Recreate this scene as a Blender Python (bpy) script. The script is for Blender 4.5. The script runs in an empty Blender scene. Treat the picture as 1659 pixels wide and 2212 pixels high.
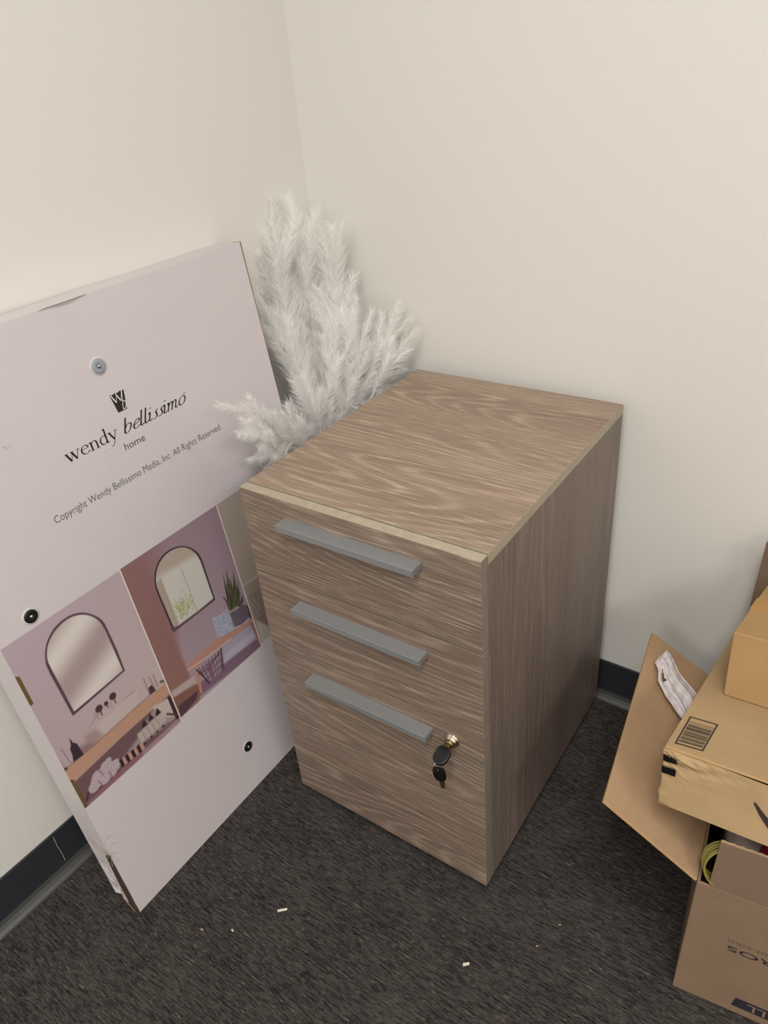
import bpy, bmesh, math, random
import numpy as np
from mathutils import Vector, Matrix, noise
random.seed(7); rng = np.random.default_rng(11)
C = bpy.context.scene.collection
S = bpy.context.scene

# ------------------------------------------------------------------ camera
F_PX = 1616.6
YAW, PITCH, ROLL = -0.6685, -0.5587, -0.0974
CAM = np.array([1.0148, -1.1469, 1.2163])
_f = np.array([math.sin(YAW)*math.cos(PITCH), math.cos(YAW)*math.cos(PITCH), math.sin(PITCH)])
_r0 = np.array([math.cos(YAW), -math.sin(YAW), 0.]); _u0 = np.cross(_r0, _f)
_R = math.cos(ROLL)*_r0 + math.sin(ROLL)*_u0
_U = -math.sin(ROLL)*_r0 + math.cos(ROLL)*_u0
HEAD = np.array([math.sin(YAW), math.cos(YAW), 0.])
cd = bpy.data.cameras.new('camera'); cam = bpy.data.objects.new('camera', cd); C.objects.link(cam)
cd.sensor_fit = 'HORIZONTAL'; cd.sensor_width = 36; cd.lens = F_PX/1659*36; cd.clip_start = .01
M = Matrix(((_R[0], _U[0], -_f[0], CAM[0]), (_R[1], _U[1], -_f[1], CAM[1]), (_R[2], _U[2], -_f[2], CAM[2]), (0, 0, 0, 1)))
cam.matrix_world = M
S.camera = cam

def ray(p): return _f + _R*(p[0]-829.5)/F_PX - _U*(p[1]-1106)/F_PX
def onpl(p, o, n):
    d = ray(p); return CAM + d*((np.asarray(o)-CAM)@n)/(d@n)
def atdep(p, dep):
    d = ray(p); return CAM + d*dep/(d@HEAD)

# ------------------------------------------------------------------ world, light, exposure
w = bpy.data.worlds.new('world'); S.world = w; w.use_nodes = True
w.node_tree.nodes['Background'].inputs[0].default_value = (.8, .85, .9, 1)
w.node_tree.nodes['Background'].inputs[1].default_value = .05
S.view_settings.view_transform = 'Standard'; S.view_settings.look = 'None'
S.view_settings.gamma = 1; S.view_settings.use_curve_mapping = False
S.view_settings.exposure = 0.0
LIGHTS = [  # x, y, sx, sy, watts
    (1.25, -1.55, .6, 1.2, 43),
    (1.25, -3.9, .6, 1.2, 48),
    (3.3, -1.9, .6, 1.2, 46),
    (3.3, -3.9, .6, 1.2, 40),  # added far lamp, brightens the low upright faces
]
for (lx, ly, sx, sy, e) in LIGHTS:
    ld = bpy.data.lights.new('ceiling_or_fill_lamp', 'AREA'); ld.shape = 'RECTANGLE'; ld.size = sx; ld.size_y = sy
    ld.energy = e; ld.color = (1, .975, .95)
    lo = bpy.data.objects.new('ceiling_or_fill_lamp', ld); lo.location = (lx, ly, 2.66); C.objects.link(lo)

# ------------------------------------------------------------------ helpers
def lin(c):
    if isinstance(c, str): c = tuple(int(c[i:i+2], 16) for i in (0, 2, 4))
    return tuple(((x/255)/12.92 if x/255 <= .04045 else ((x/255+.055)/1.055)**2.4) for x in c)

def tag(o, label=None, cat=None, group=None, kind=None):
    if label: o['label'] = label
    if cat: o['category'] = cat
    if group: o['group'] = group
    if kind: o['kind'] = kind
    return o
def empty(name, loc=(0, 0, 0), rz=0.):
    o = bpy.data.objects.new(name, None); o.location = loc; o.rotation_euler = (0, 0, rz)
    o.empty_display_size = .05; C.objects.link(o); return o

class MB:
    def __init__(s): s.v = []; s.f = []; s.m = []; s.smooth = False
    def poly(s, pts, m=0):
        b = len(s.v); s.v += [tuple(map(float, p)) for p in pts]; s.f.append(tuple(range(b, b+len(pts)))); s.m.append(m)
    def box(s, lo, hi, m=0, fm=None, fr=None):
        """fm: dict of face name -> material index; fr: (origin, x, y, z axes)"""
        fm = fm or {}
        x0, y0, z0 = lo; x1, y1, z1 = hi
        P = [(x0, y0, z0), (x1, y0, z0), (x1, y1, z0), (x0, y1, z0), (x0, y0, z1), (x1, y0, z1), (x1, y1, z1), (x0, y1, z1)]
        if fr is not None:
            o, a, b_, c = fr; P = [o + a*p[0] + b_*p[1] + c*p[2] for p in P]
        b = len(s.v); s.v += [tuple(map(float, p)) for p in P]
        for nm, q in (('-z', (0, 3, 2, 1)), ('+z', (4, 5, 6, 7)), ('-y', (0, 1, 5, 4)), ('+x', (1, 2, 6, 5)), ('+y', (2, 3, 7, 6)), ('-x', (3, 0, 4, 7))):
            s.f.append(tuple(b+i for i in q)); s.m.append(fm.get(nm, m))
    def slab(s, quad, n, t, m=0, me=None):
        """thin plate: quad (list of pts) extruded by n*t; edges get material me"""
        n = np.asarray(n); k = len(quad); a = [np.asarray(p) for p in quad]; b2 = [p - n*t for p in a]
        b = len(s.v); s.v += [tuple(map(float, p)) for p in a+b2]
        s.f.append(tuple(b+i for i in range(k))); s.m.append(m)
        s.f.append(tuple(b+k+i for i in reversed(range(k)))); s.m.append(m)
        for i in range(k):
            j = (i+1) % k; s.f.append((b+i, b+k+i, b+k+j, b+j)); s.m.append(m if me is None else me)
    def tube(s, pts, r, n=8, m=0, closed=False):
        pts = [np.asarray(p, float) for p in pts]; K = len(pts)
        rr = r if hasattr(r, '__len__') else [r]*K
        b = len(s.v); prev = None
        for i, p in enumerate(pts):
            if closed: t = pts[(i+1) % K]-pts[i-1]
            else: t = pts[min(i+1, K-1)]-pts[max(i-1, 0)]
            t = t/np.linalg.norm(t)
            a = np.array([0, 0, 1.]) if prev is None else prev
            if abs(a@t) > .95 and prev is None: a = np.array([1., 0, 0])
            a = a - t*(a@t); a /= np.linalg.norm(a); prev = a; c = np.cross(t, a)
            for k in range(n):
                an = 2*math.pi*k/n; q = p + rr[i]*(math.cos(an)*a+math.sin(an)*c); s.v.append(tuple(q))
        for i in range(K if closed else K-1):
            for k in range(n):
                i2 = (i+1) % K
                s.f.append((b+i*n+k, b+i*n+(k+1) % n, b+i2*n+(k+1) % n, b+i2*n+k)); s.m.append(m)
        if not closed:
            s.f.append(tuple(b+k for k in reversed(range(n)))); s.m.append(m)
            s.f.append(tuple(b+(K-1)*n+k for k in range(n))); s.m.append(m)
    def lathe(s, o, axis, prof, n=32, m=0):
        """prof: list of (radius, distance along axis)"""
        axis = np.asarray(axis, float); axis /= np.linalg.norm(axis); o = np.asarray(o, float)
        a = np.cross(axis, [0, 0, 1.]);
        if np.linalg.norm(a) < .1: a = np.cross(axis, [1., 0, 0])
        a /= np.linalg.norm(a); c = np.cross(axis, a); b = len(s.v)
        for (r, h) in prof:
            for k in range(n):
                an = 2*math.pi*k/n; s.v.append(tuple(o+axis*h+max(r, 1e-5)*(math.cos(an)*a+math.sin(an)*c)))
        for i in range(len(prof)-1):
            for k in range(n):
                s.f.append((b+i*n+k, b+i*n+(k+1) % n, b+(i+1)*n+(k+1) % n, b+(i+1)*n+k)); s.m.append(m)
    def build(s, name, mats, parent=None, bevel=0, smooth=False, seg=2):
        me = bpy.data.meshes.new(name); me.from_pydata(s.v, [], s.f)
        mats = mats if isinstance(mats, (list, tuple)) else [mats]
        for mm in mats: me.materials.append(mm)
        if len(mats) > 1: me.polygons.foreach_set('material_index', s.m)
        if smooth: me.polygons.foreach_set('use_smooth', [True]*len(s.f))
        me.update()
        o = bpy.data.objects.new(name, me); C.objects.link(o)
        if parent is not None: o.parent = parent
        if bevel:
            b = o.modifiers.new('bevel', 'BEVEL'); b.width = bevel; b.segments = seg; b.limit_method = 'ANGLE'; b.angle_limit = math.radians(40)
            b.harden_normals = False
        return o

def local(root_loc, rz, P):
    c, s_ = math.cos(rz), math.sin(rz); d = np.asarray(P)-np.asarray(root_loc)
    return np.array([c*d[0]+s_*d[1], -s_*d[0]+c*d[1], d[2]])

# ------------------------------------------------------------------ materials
def new_mat(name):
    m = bpy.data.materials.new(name); m.use_nodes = True
    nt = m.node_tree; return m, nt, nt.nodes['Principled BSDF']
def N(nt, t, **kw):
    n = nt.nodes.new(t)
    for k, v in kw.items(): setattr(n, k, v)
    return n
def plain(name, col, rough=.5, metal=0., spec=.5, noise=0., nscale=40, bump=0., bscale=200, sheen=0.):
    m, nt, b = new_mat(name); c = lin(col)
    b.inputs['Base Color'].default_value = (*c, 1); b.inputs['Roughness'].default_value = rough
    b.inputs['Metallic'].default_value = metal; b.inputs['Specular IOR Level'].default_value = spec
    tc = N(nt, 'ShaderNodeTexCoord')
    if noise:
        n = N(nt, 'ShaderNodeTexNoise'); n.inputs['Scale'].default_value = nscale; n.inputs['Detail'].default_value = 5
        nt.links.new(tc.outputs['Object'], n.inputs['Vector'])
        r = N(nt, 'ShaderNodeMapRange'); r.inputs['To Min'].default_value = 1-noise; r.inputs['To Max'].default_value = 1+noise
        r.inputs['From Min'].default_value = .3; r.inputs['From Max'].default_value = .7
        nt.links.new(n.outputs['Fac'], r.inputs['Value'])
        mx = N(nt, 'ShaderNodeVectorMath', operation='SCALE'); mx.inputs[0].default_value = c
        nt.links.new(r.outputs[0], mx.inputs['Scale']); nt.links.new(mx.outputs[0], b.inputs['Base Color'])
    if bump:
        n2 = N(nt, 'ShaderNodeTexNoise'); n2.inputs['Scale'].default_value = bscale; n2.inputs['Detail'].default_value = 4
        nt.links.new(tc.outputs['Object'], n2.inputs['Vector'])
        bp = N(nt, 'ShaderNodeBump'); bp.inputs['Strength'].default_value = 1; bp.inputs['Distance'].default_value = bump
        nt.links.new(n2.outputs['Fac'], bp.inputs['Height']); nt.links.new(bp.outputs[0], b.inputs['Normal'])
    return m

def wood(name, grain, seed, dark='594c42', mid='7a6a5d', light='968575', pore='bfb09c', ring=1.0, contrast=1.0):
    m, nt, b = new_mat(name); L = nt.links.new
    tc = N(nt, 'ShaderNodeTexCoord')
    def coords(sg, sa, off):
        mp = N(nt, 'ShaderNodeMapping'); sc = [sa, sa, sa]; sc[grain] = sg
        mp.inputs['Scale'].default_value = sc; mp.inputs['Location'].default_value = (off, off*1.7+seed*3.1, off*.6+seed*5.3)
        L(tc.outputs['Object'], mp.inputs['Vector']); return mp.outputs[0]
    def noise(vec, detail=2, rough=.5, dist=0.):
        n = N(nt, 'ShaderNodeTexNoise'); n.inputs['Scale'].default_value = 1; n.inputs['Detail'].default_value = detail
        n.inputs['Roughness'].default_value = rough; n.inputs['Distortion'].default_value = dist; L(vec, n.inputs['Vector']); return n.outputs['Fac']
    def mth(op, a, b_=None, c=None, clamp=False):
        n = N(nt, 'ShaderNodeMath', operation=op); n.use_clamp = clamp
        for i, x in enumerate((a, b_, c)):
            if x is None: continue
            if isinstance(x, (int, float)): n.inputs[i].default_value = x
            else: L(x, n.inputs[i])
        return n.outputs[0]
    f = noise(coords(1.15, 9, 1.0), .8, .3, 0)
    dt = N(nt, 'ShaderNodeVectorMath', operation='DOT_PRODUCT'); kv = [430.]*3; kv[grain] = 0.; dt.inputs[1].default_value = kv; L(tc.outputs['Object'], dt.inputs[0])
    rg = mth('SINE', mth('MULTIPLY_ADD', noise(coords(5, 40, 4.), 1), 1.1, mth('MULTIPLY_ADD', f, 170*ring, dt.outputs['Value'])))
    line = mth('POWER', mth('MULTIPLY_ADD', rg, .5, .5), 2.5)
    fine = noise(coords(22, 620, 2.), 3, .6)
    med = noise(coords(5, 300, 3.), 3, .6)
    low = noise(coords(.8, 14, 7.), 2, .5)
    v = mth('MULTIPLY_ADD', line, .09*contrast, .455)
    v = mth('MULTIPLY_ADD', mth('SUBTRACT', med, .5), .5*contrast, v)
    v = mth('MULTIPLY_ADD', mth('SUBTRACT', low, .5), .32*contrast, v)
    v = mth('MULTIPLY_ADD', mth('SUBTRACT', fine, .5), .5*contrast, v)
    cr = N(nt, 'ShaderNodeValToRGB'); e = cr.color_ramp.elements
    e[0].position = .2; e[0].color = (*lin(dark), 1); e[1].position = .82; e[1].color = (*lin(light), 1)
    k = cr.color_ramp.elements.new(.5); k.color = (*lin(mid), 1)
    L(v, cr.inputs[0])
    # cerused pores: pale fine dashes, thicker along the rings
    pr = mth('MULTIPLY_ADD', line, .13, noise(coords(17, 900, 9.), 1, .5))
    pm = N(nt, 'ShaderNodeMapRange'); pm.inputs['From Min'].default_value = .64; pm.inputs['From Max'].default_value = .72; L(pr, pm.inputs['Value'])
    mx = N(nt, 'ShaderNodeMix', data_type='RGBA'); L(mth('MULTIPLY', pm.outputs[0], .42*contrast), mx.inputs[0]); L(cr.outputs[0], mx.inputs[6]); mx.inputs[7].default_value = (*lin(pore), 1)
    # purplish patches
    pn = noise(coords(1.5, 14, 13.), 1)
    pp = N(nt, 'ShaderNodeMapRange'); pp.inputs['From Min'].default_value = .5; pp.inputs['From Max'].default_value = .75; pp.inputs['To Max'].default_value = .5; L(pn, pp.inputs['Value'])
    mx2 = N(nt, 'ShaderNodeMix', data_type='RGBA', blend_type='MULTIPLY'); L(pp.outputs[0], mx2.inputs[0]); L(mx.outputs[2], mx2.inputs[6]); mx2.inputs[7].default_value = (.86, .72, .74, 1)
    L(mx2.outputs[2], b.inputs['Base Color'])
    b.inputs['Roughness'].default_value = .46; b.inputs['Specular IOR Level'].default_value = .35
    bp = N(nt, 'ShaderNodeBump'); bp.inputs['Distance'].default_value = .0004; bp.inputs['Strength'].default_value = .5
    L(v, bp.inputs['Height']); L(bp.outputs[0], b.inputs['Normal'])
    return m

def kraft(name, col, sc=1.0):
    m, nt, b = new_mat(name); L = nt.links.new; c = lin(col)
    tc = N(nt, 'ShaderNodeTexCoord')
    n = N(nt, 'ShaderNodeTexNoise'); n.inputs['Scale'].default_value = 14*sc; n.inputs['Detail'].default_value = 6; n.inputs['Roughness'].default_value = .6
    L(tc.outputs['Object'], n.inputs['Vector'])
    mp = N(nt, 'ShaderNodeMapping'); mp.inputs['Scale'].default_value = (300, 60, 300); L(tc.outputs['Object'], mp.inputs['Vector'])
    n2 = N(nt, 'ShaderNodeTexNoise'); n2.inputs['Scale'].default_value = 2.5; n2.inputs['Detail'].default_value = 5; L(mp.outputs[0], n2.inputs['Vector'])
    ad = N(nt, 'ShaderNodeMath', operation='MULTIPLY_ADD'); ad.inputs[1].default_value = .45; L(n2.outputs['Fac'], ad.inputs[0]); L(n.outputs['Fac'], ad.inputs[2])
    r = N(nt, 'ShaderNodeMapRange'); r.inputs['From Min'].default_value = .45; r.inputs['From Max'].default_value = .95; r.inputs['To Min'].default_value = .90; r.inputs['To Max'].default_value = 1.08
    L(ad.outputs[0], r.inputs['Value'])
    s = N(nt, 'ShaderNodeVectorMath', operation='SCALE'); s.inputs[0].default_value = c; L(r.outputs[0], s.inputs['Scale']); L(s.outputs[0], b.inputs['Base Color'])
    b.inputs['Roughness'].default_value = .7; b.inputs['Specular IOR Level'].default_value = .25
    bp = N(nt, 'ShaderNodeBump'); bp.inputs['Distance'].default_value = .0002; bp.inputs['Strength'].default_value = .5
    L(ad.outputs[0], bp.inputs['Height']); L(bp.outputs[0], b.inputs['Normal'])
    return m

def wall_mat(name, col):
    m, nt, b = new_mat(name); L = nt.links.new
    tc = N(nt, 'ShaderNodeTexCoord')
    n = N(nt, 'ShaderNodeTexNoise'); n.inputs['Scale'].default_value = 110; n.inputs['Detail'].default_value = 3; L(tc.outputs['Object'], n.inputs['Vector'])
    n2 = N(nt, 'ShaderNodeTexNoise'); n2.inputs['Scale'].default_value = 3.2; n2.inputs['Detail'].default_value = 2; L(tc.outputs['Object'], n2.inputs['Vector'])
    k = N(nt, 'ShaderNodeMapRange'); k.inputs['From Min'].default_value = .45; k.inputs['From Max'].default_value = .7; k.inputs['To Min'].default_value = .35; k.inputs['To Max'].default_value = 1.6
    L(n2.outputs['Fac'], k.inputs['Value'])
    mu = N(nt, 'ShaderNodeMath', operation='MULTIPLY'); L(n.outputs['Fac'], mu.inputs[0]); L(k.outputs[0], mu.inputs[1])
    bp = N(nt, 'ShaderNodeBump'); bp.inputs['Distance'].default_value = .00045; bp.inputs['Strength'].default_value = .6
    L(mu.outputs[0], bp.inputs['Height']); L(bp.outputs[0], b.inputs['Normal'])
    b.inputs['Base Color'].default_value = (*lin(col), 1); b.inputs['Roughness'].default_value = .48; b.inputs['Specular IOR Level'].default_value = .4
    return m

def carpet_mat():
    m, nt, b = new_mat('carpet'); L = nt.links.new
    tc = N(nt, 'ShaderNodeTexCoord')
    def ns(sx, sy, detail, off=0., rot=0.):
        mp = N(nt, 'ShaderNodeMapping'); mp.inputs['Scale'].default_value = (sx, sy, 1); mp.inputs['Location'].default_value = (off, off, 0); mp.inputs['Rotation'].default_value = (0, 0, rot)
        L(tc.outputs['Object'], mp.inputs['Vector'])
        n = N(nt, 'ShaderNodeTexNoise'); n.inputs['Scale'].default_value = 1; n.inputs['Detail'].default_value = detail; n.inputs['Roughness'].default_value = .62; n.inputs['Distortion'].default_value = .4
        L(mp.outputs[0], n.inputs['Vector']); return n.outputs['Fac']
    a = ns(38, 330, 4, 0, .07); c = ns(130, 620, 3, 3., .07); bb = ns(9, 14, 3, 6.)
    s1 = N(nt, 'ShaderNodeMath', operation='MULTIPLY_ADD'); s1.inputs[1].default_value = .8; L(c, s1.inputs[0]); L(a, s1.inputs[2])
    s2 = N(nt, 'ShaderNodeMath', operation='MULTIPLY_ADD'); s2.inputs[1].default_value = .25; L(bb, s2.inputs[0]); L(s1.outputs[0], s2.inputs[2])
    cr = N(nt, 'ShaderNodeValToRGB'); e = cr.color_ramp.elements
    e[0].position = .84; e[0].color = (*lin('181614'), 1); e[1].position = 1.0; e[1].color = (*lin('4b4744'), 1)
    r = N(nt, 'ShaderNodeMapRange'); r.inputs['From Min'].default_value = 0; r.inputs['From Max'].default_value = 1.3; L(s2.outputs[0], r.inputs['Value'])
    cr.color_ramp.elements[0].position = .58; cr.color_ramp.elements[1].position = .86
    k = cr.color_ramp.elements.new(.74); k.color = (*lin('332f2d'), 1)
    L(r.outputs[0], cr.inputs[0])
    # pale fleck yarns
    fl = ns(48, 420, 2, 11., .07)
    fm = N(nt, 'ShaderNodeMapRange'); fm.inputs['From Min'].default_value = .62; fm.inputs['From Max'].default_value = .76; fm.inputs['To Max'].default_value = .7; L(fl, fm.inputs['Value'])
    mx = N(nt, 'ShaderNodeMix', data_type='RGBA'); L(fm.outputs[0], mx.inputs[0]); L(cr.outputs[0], mx.inputs[6]); mx.inputs[7].default_value = (*lin('8a8279'), 1)
    L(mx.outputs[2], b.inputs['Base Color']); b.inputs['Roughness'].default_value = .95; b.inputs['Specular IOR Level'].default_value = .1
    bp = N(nt, 'ShaderNodeBump'); bp.inputs['Distance'].default_value = .003; bp.inputs['Strength'].default_value = .9
    L(s2.outputs[0], bp.inputs['Height']); L(bp.outputs[0], b.inputs['Normal'])
    return m

def print_mat():
    m, nt, b = new_mat('printed_colours')
    a = N(nt, 'ShaderNodeVertexColor'); a.layer_name = 'Col'; nt.links.new(a.outputs[0], b.inputs['Base Color'])
    b.inputs['Roughness'].default_value = .42; b.inputs['Specular IOR Level'].default_value = .4
    return m

def feather_mat(name, col, k=.45):
    m, nt, b = new_mat(name); L = nt.links.new
    b.inputs['Base Color'].default_value = (*lin(col), 1); b.inputs['Roughness'].default_value = .6; b.inputs['Specular IOR Level'].default_value = .2
    t = N(nt, 'ShaderNodeBsdfTranslucent'); t.inputs[0].default_value = (*lin(col), 1)
    mx = N(nt, 'ShaderNodeMixShader'); mx.inputs[0].default_value = k
    L(b.outputs[0], mx.inputs[1]); L(t.outputs[0], mx.inputs[2]); L(mx.outputs[0], nt.nodes['Material Output'].inputs[0]); return m

MT = dict(
    wall=wall_mat('wall_paint', 'd6d3cc'), ceiling=plain('ceiling_tile', 'e8e6e0', .9, bump=.001),
    carpet=carpet_mat(), base=plain('rubber_baseboard', '2b2d32', .42, spec=.5), base_toe=plain('rubber_baseboard_toe', '42423f', .38),
    edge=plain('edge_band', '9f9480', .5, noise=.10, nscale=90), edge_shaded=plain('edge_band_shaded', '7c7367', .5, noise=.10, nscale=90),  # one band in two tones: lit tops and shaded sides put into the colour
    handle=plain('brushed_metal_paint', '8a8c8d', .38, metal=.35, noise=.03, nscale=300),
    chrome=plain('chrome', 'cfc4ac', .16, metal=1.), brass=plain('brass_core', 'a89468', .3, metal=1.), black=plain('black_plastic', '0c0c0d', .32, spec=.5), blackmetal=plain('dark_steel', '2a2a2a', .4, metal=.8),
    boxwhite=plain('white_printed_board', 'c6bec0', .45, spec=.45, noise=.015, nscale=12, bump=.0002, bscale=160),
    ink=plain('black_ink', '17171b', .5), inkgrey=plain('grey_ink', '4a494d', .5), inknavy=plain('navy_ink', '26222e', .6), inksoft=plain('dark_ink', '2a2424', .6),
    disc=plain('grey_plastic', '8d959b', .45), discblack=plain('black_rivet', '15191a', .25), rivet=plain('rivet_metal', 'b9bdbc', .2, metal=1.),
    kraft=kraft('kraft_board', 'a18466'), kraft_edge=kraft('kraft_board_edge', 'b08e62', 3), kraft_in_shaded=kraft('kraft_board_inner_shaded', '745f4f'),  # inner board darkened to stand for the shipping box's shadow
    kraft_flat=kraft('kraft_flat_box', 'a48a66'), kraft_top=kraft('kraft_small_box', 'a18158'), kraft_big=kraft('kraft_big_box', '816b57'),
    kraft_dark=plain('board_core', '5d4b26', .8), tape=plain('paper_tape', 'a97f49', .4, noise=.05),
    bag=feather_mat('white_plastic_film', 'f0eaea', .35), greybag=plain('grey_film', 'b9b2b4', .35, bump=.002, bscale=30), red=plain('red_fabric', '8c0f22', .7, bump=.001),
    cord=plain('yellow_green_cord', '837e3e', .4), feather=feather_mat('plume_fibre', 'fbfaf8', .5), stem=plain('plume_stem', 'd8d3ca', .6),
    prt=print_mat(), scuff=plain('scuff_grey', 'aca4a5', .6), scrap=plain('scrap_paper', 'c9c3b4', .7), dust=plain('tan_scrap', 'a2946f', .7),
    board_brown=plain('raw_board_edge', '7a6345', .8),
    gap_shade=plain('gap_shade_brown', '3a2c22', .8), line=plain('white_print_line', 'd9cfc9', .45),  # dark gap tone stands for the shade inside openings
)

# ------------------------------------------------------------------ room
RX, RY, RZ = 4.2, -5.0, 2.7
def wallbox(name, lo, hi, mat):
    m = MB(); m.box(lo, hi); return tag(m.build(name, mat), kind='structure')
wallbox('floor', (-.12, RY-.12, -.1), (RX+.12, .12, 0), MT['carpet'])
wallbox('ceiling', (-.12, RY-.12, RZ), (RX+.12, .12, RZ+.1), MT['ceiling'])
wallbox('wall_left', (-.12, RY-.12, 0), (0, .12, RZ), MT['wall'])
wallbox('wall_back', (0, 0, 0), (RX, .12, RZ), MT['wall'])
wallbox('wall_right', (RX, RY-.12, 0), (RX+.12, .12, RZ), MT['wall'])
wallbox('wall_front', (0, RY-.12, 0), (RX, RY, RZ), MT['wall'])
def cove(name, along, a0, a1):
    # rubber cove base: flat face with a rounded toe at the floor
    prof = [(0., .1016), (.0022, .1016), (.003, .1005), (.0032, .030), (.0038, .022), (.0062, .014), (.0105, .008), (.0150, .0045), (.0165, .002), (.0165, 0), (0, 0)]
    mt = [0, 0, 0, 0, 1, 1, 1, 1, 1, 1, 0]
    m = MB(); k = len(prof)
    for t in (a0, a1):
        for (d, z) in prof:
            m.v.append((d, t, z) if along == 'y' else (t, -d, z))
    for i in range(k):
        j = (i+1) % k; m.f.append((i, j, k+j, k+i)); m.m.append(mt[i])
    m.f.append(tuple(range(k))); m.m.append(0); m.f.append(tuple(reversed(range(k, 2*k)))); m.m.append(0)
    return tag(m.build(name, [MT['base'], MT['base_toe']]), kind='structure')
cove('baseboard_left', 'y', RY, 0); cove('baseboard_back', 'x', 0.0168, RX)

# ------------------------------------------------------------------ text helpers
def text_mesh(body, size=1.0, offset=0.0):
    cu = bpy.data.curves.new('t', 'FONT'); cu.body = body; cu.size = size; cu.offset = offset; cu.resolution_u = 4
    o = bpy.data.objects.new('t', cu); C.objects.link(o)
    dg = bpy.context.evaluated_depsgraph_get(); me = o.evaluated_get(dg).to_mesh()
    V = np.array([v.co[:2] for v in me.vertices]); Fc = [tuple(p.vertices) for p in me.polygons]
    o.evaluated_get(dg).to_mesh_clear(); bpy.data.objects.remove(o); bpy.data.curves.remove(cu)
    return V, Fc
def put_text(m, body, org, ax, ay, x0, x1, base, cap=None, capref='H', mat=0, offset=0., flip=False):
    """fit the text between x0..x1 on the plane (org, ax, ay); cap = height of capref"""
    V, Fc = text_mesh(body, 1.0, offset); H, _ = text_mesh(capref)
    mn, mxx = V[:, 0].min(), V[:, 0].max(); sx = (x1-x0)/(mxx-mn); sy = cap/(H[:, 1].max()) if cap else sx
    b = len(m.v)
    for (x, y) in V:
        p = org + ax*(x0+(x-mn)*sx) + ay*(base+y*sy); m.v.append(tuple(p))
    for f in Fc: m.f.append(tuple(b+i for i in f)); m.m.append(mat)
def smooth_path(P, n=8):
    P = [np.asarray(p, float) for p in P]
    if len(P) < 3: return [P[0]+(P[-1]-P[0])*t for t in np.linspace(0, 1, n)]
    out = []; Q = [2*P[0]-P[1]]+P+[2*P[-1]-P[-2]]
    for i in range(1, len(Q)-2):
        for t in np.linspace(0, 1, n, endpoint=False):
            a, b, c, d = Q[i-1:i+3]
            out.append(.5*((2*b)+(c-a)*t+(2*a-5*b+4*c-d)*t*t+(-a+3*b-3*c+d)*t**3))
    out.append(P[-1]); return out

# nib-drawn serif letters, x-height 1: list of strokes, each (points, nib scale)
G = {
 'w': ([([(.08, 1), (.42, 0)], 1.3), ([(.42, 0), (.72, .98)], .35), ([(.66, .95), (1.0, 0)], 1.3), ([(1.0, 0), (1.33, 1)], .35), ([(-.06, .98), (.28, .98)], .4), ([(.5, .98), (.84, .98)], .4), ([(1.18, .98), (1.48, .98)], .4)], 1.5),
 'e': ([([(.16, .60), (.5, .62), (.82, .66), (.76, .88), (.52, 1.0), (.24, .86), (.10, .5), (.2, .16), (.48, 0), (.72, .06), (.88, .24)], .95)], 1.0),
 'n': ([([(.18, .95), (.19, .5), (.18, 0)], 1.1), ([(.18, .72), (.36, .95), (.58, .98), (.76, .82), (.78, .5), (.78, 0)], 1.05), ([(0, .9), (.18, 1.0)], .5), ([(.02, 0), (.36, 0)], .4), ([(.6, 0), (.96, 0)], .4)], 1.06),
 'd': ([([(.78, 1.72), (.78, .9), (.78, .05), (.98, .06)], 1.1), ([(.78, .82), (.54, .98), (.26, .88), (.10, .48), (.22, .1), (.46, 0), (.78, .26)], .95), ([(.58, 1.66), (.78, 1.74)], .5)], 1.08),
 'y': ([([(.10, .98), (.48, .02)], 1.2), ([(.84, .98), (.48, 0), (.30, -.45), (.14, -.62), (0, -.55)], .5), ([(-.04, .98), (.3, .98)], .4), ([(.66, .98), (.98, .98)], .4)], 1.0),
 'b': ([([(.16, 1.75), (.12, .9), (.10, .12)], .9), ([(.10, .5), (.26, .9), (.46, .98), (.62, .78), (.56, .34), (.36, .02), (.18, .0), (.10, .14)], .8)], .78),
 'E': ([([(.08, .42), (.36, .56), (.54, .8), (.44, 1.0), (.22, .84), (.06, .4), (.14, .06), (.34, .02), (.56, .24)], .8)], .62),
 'l': ([([(.12, 1.75), (.08, .9), (.06, .14), (.16, 0), (.30, .16)], .9)], .36),
 'i': ([([(0, .82), (.12, .98), (.10, .5), (.06, .12), (.16, 0), (.30, .16)], .85), ([(.14, 1.40), (.17, 1.46)], 1.3)], .36),
 's': ([([(.46, .98), (.34, .9), (.27, .7), (.36, .45), (.36, .18), (.2, .0), (.02, .06)], .85)], .48),
 'm': ([([(0, .82), (.12, .98), (.10, .5), (.06, 0)], .85), ([(.09, .5), (.28, .92), (.42, .96), (.45, .7), (.40, 0)], .8), ([(.42, .5), (.60, .92), (.76, .96), (.79, .7), (.74, .14), (.84, 0), (.96, .16)], .8)], 1.02),
 'o': ([([(.36, 1.0), (.14, .78), (.06, .4), (.16, .05), (.34, 0), (.54, .22), (.62, .6), (.54, .92), (.36, 1.0)], .8)], .72),
}
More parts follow.
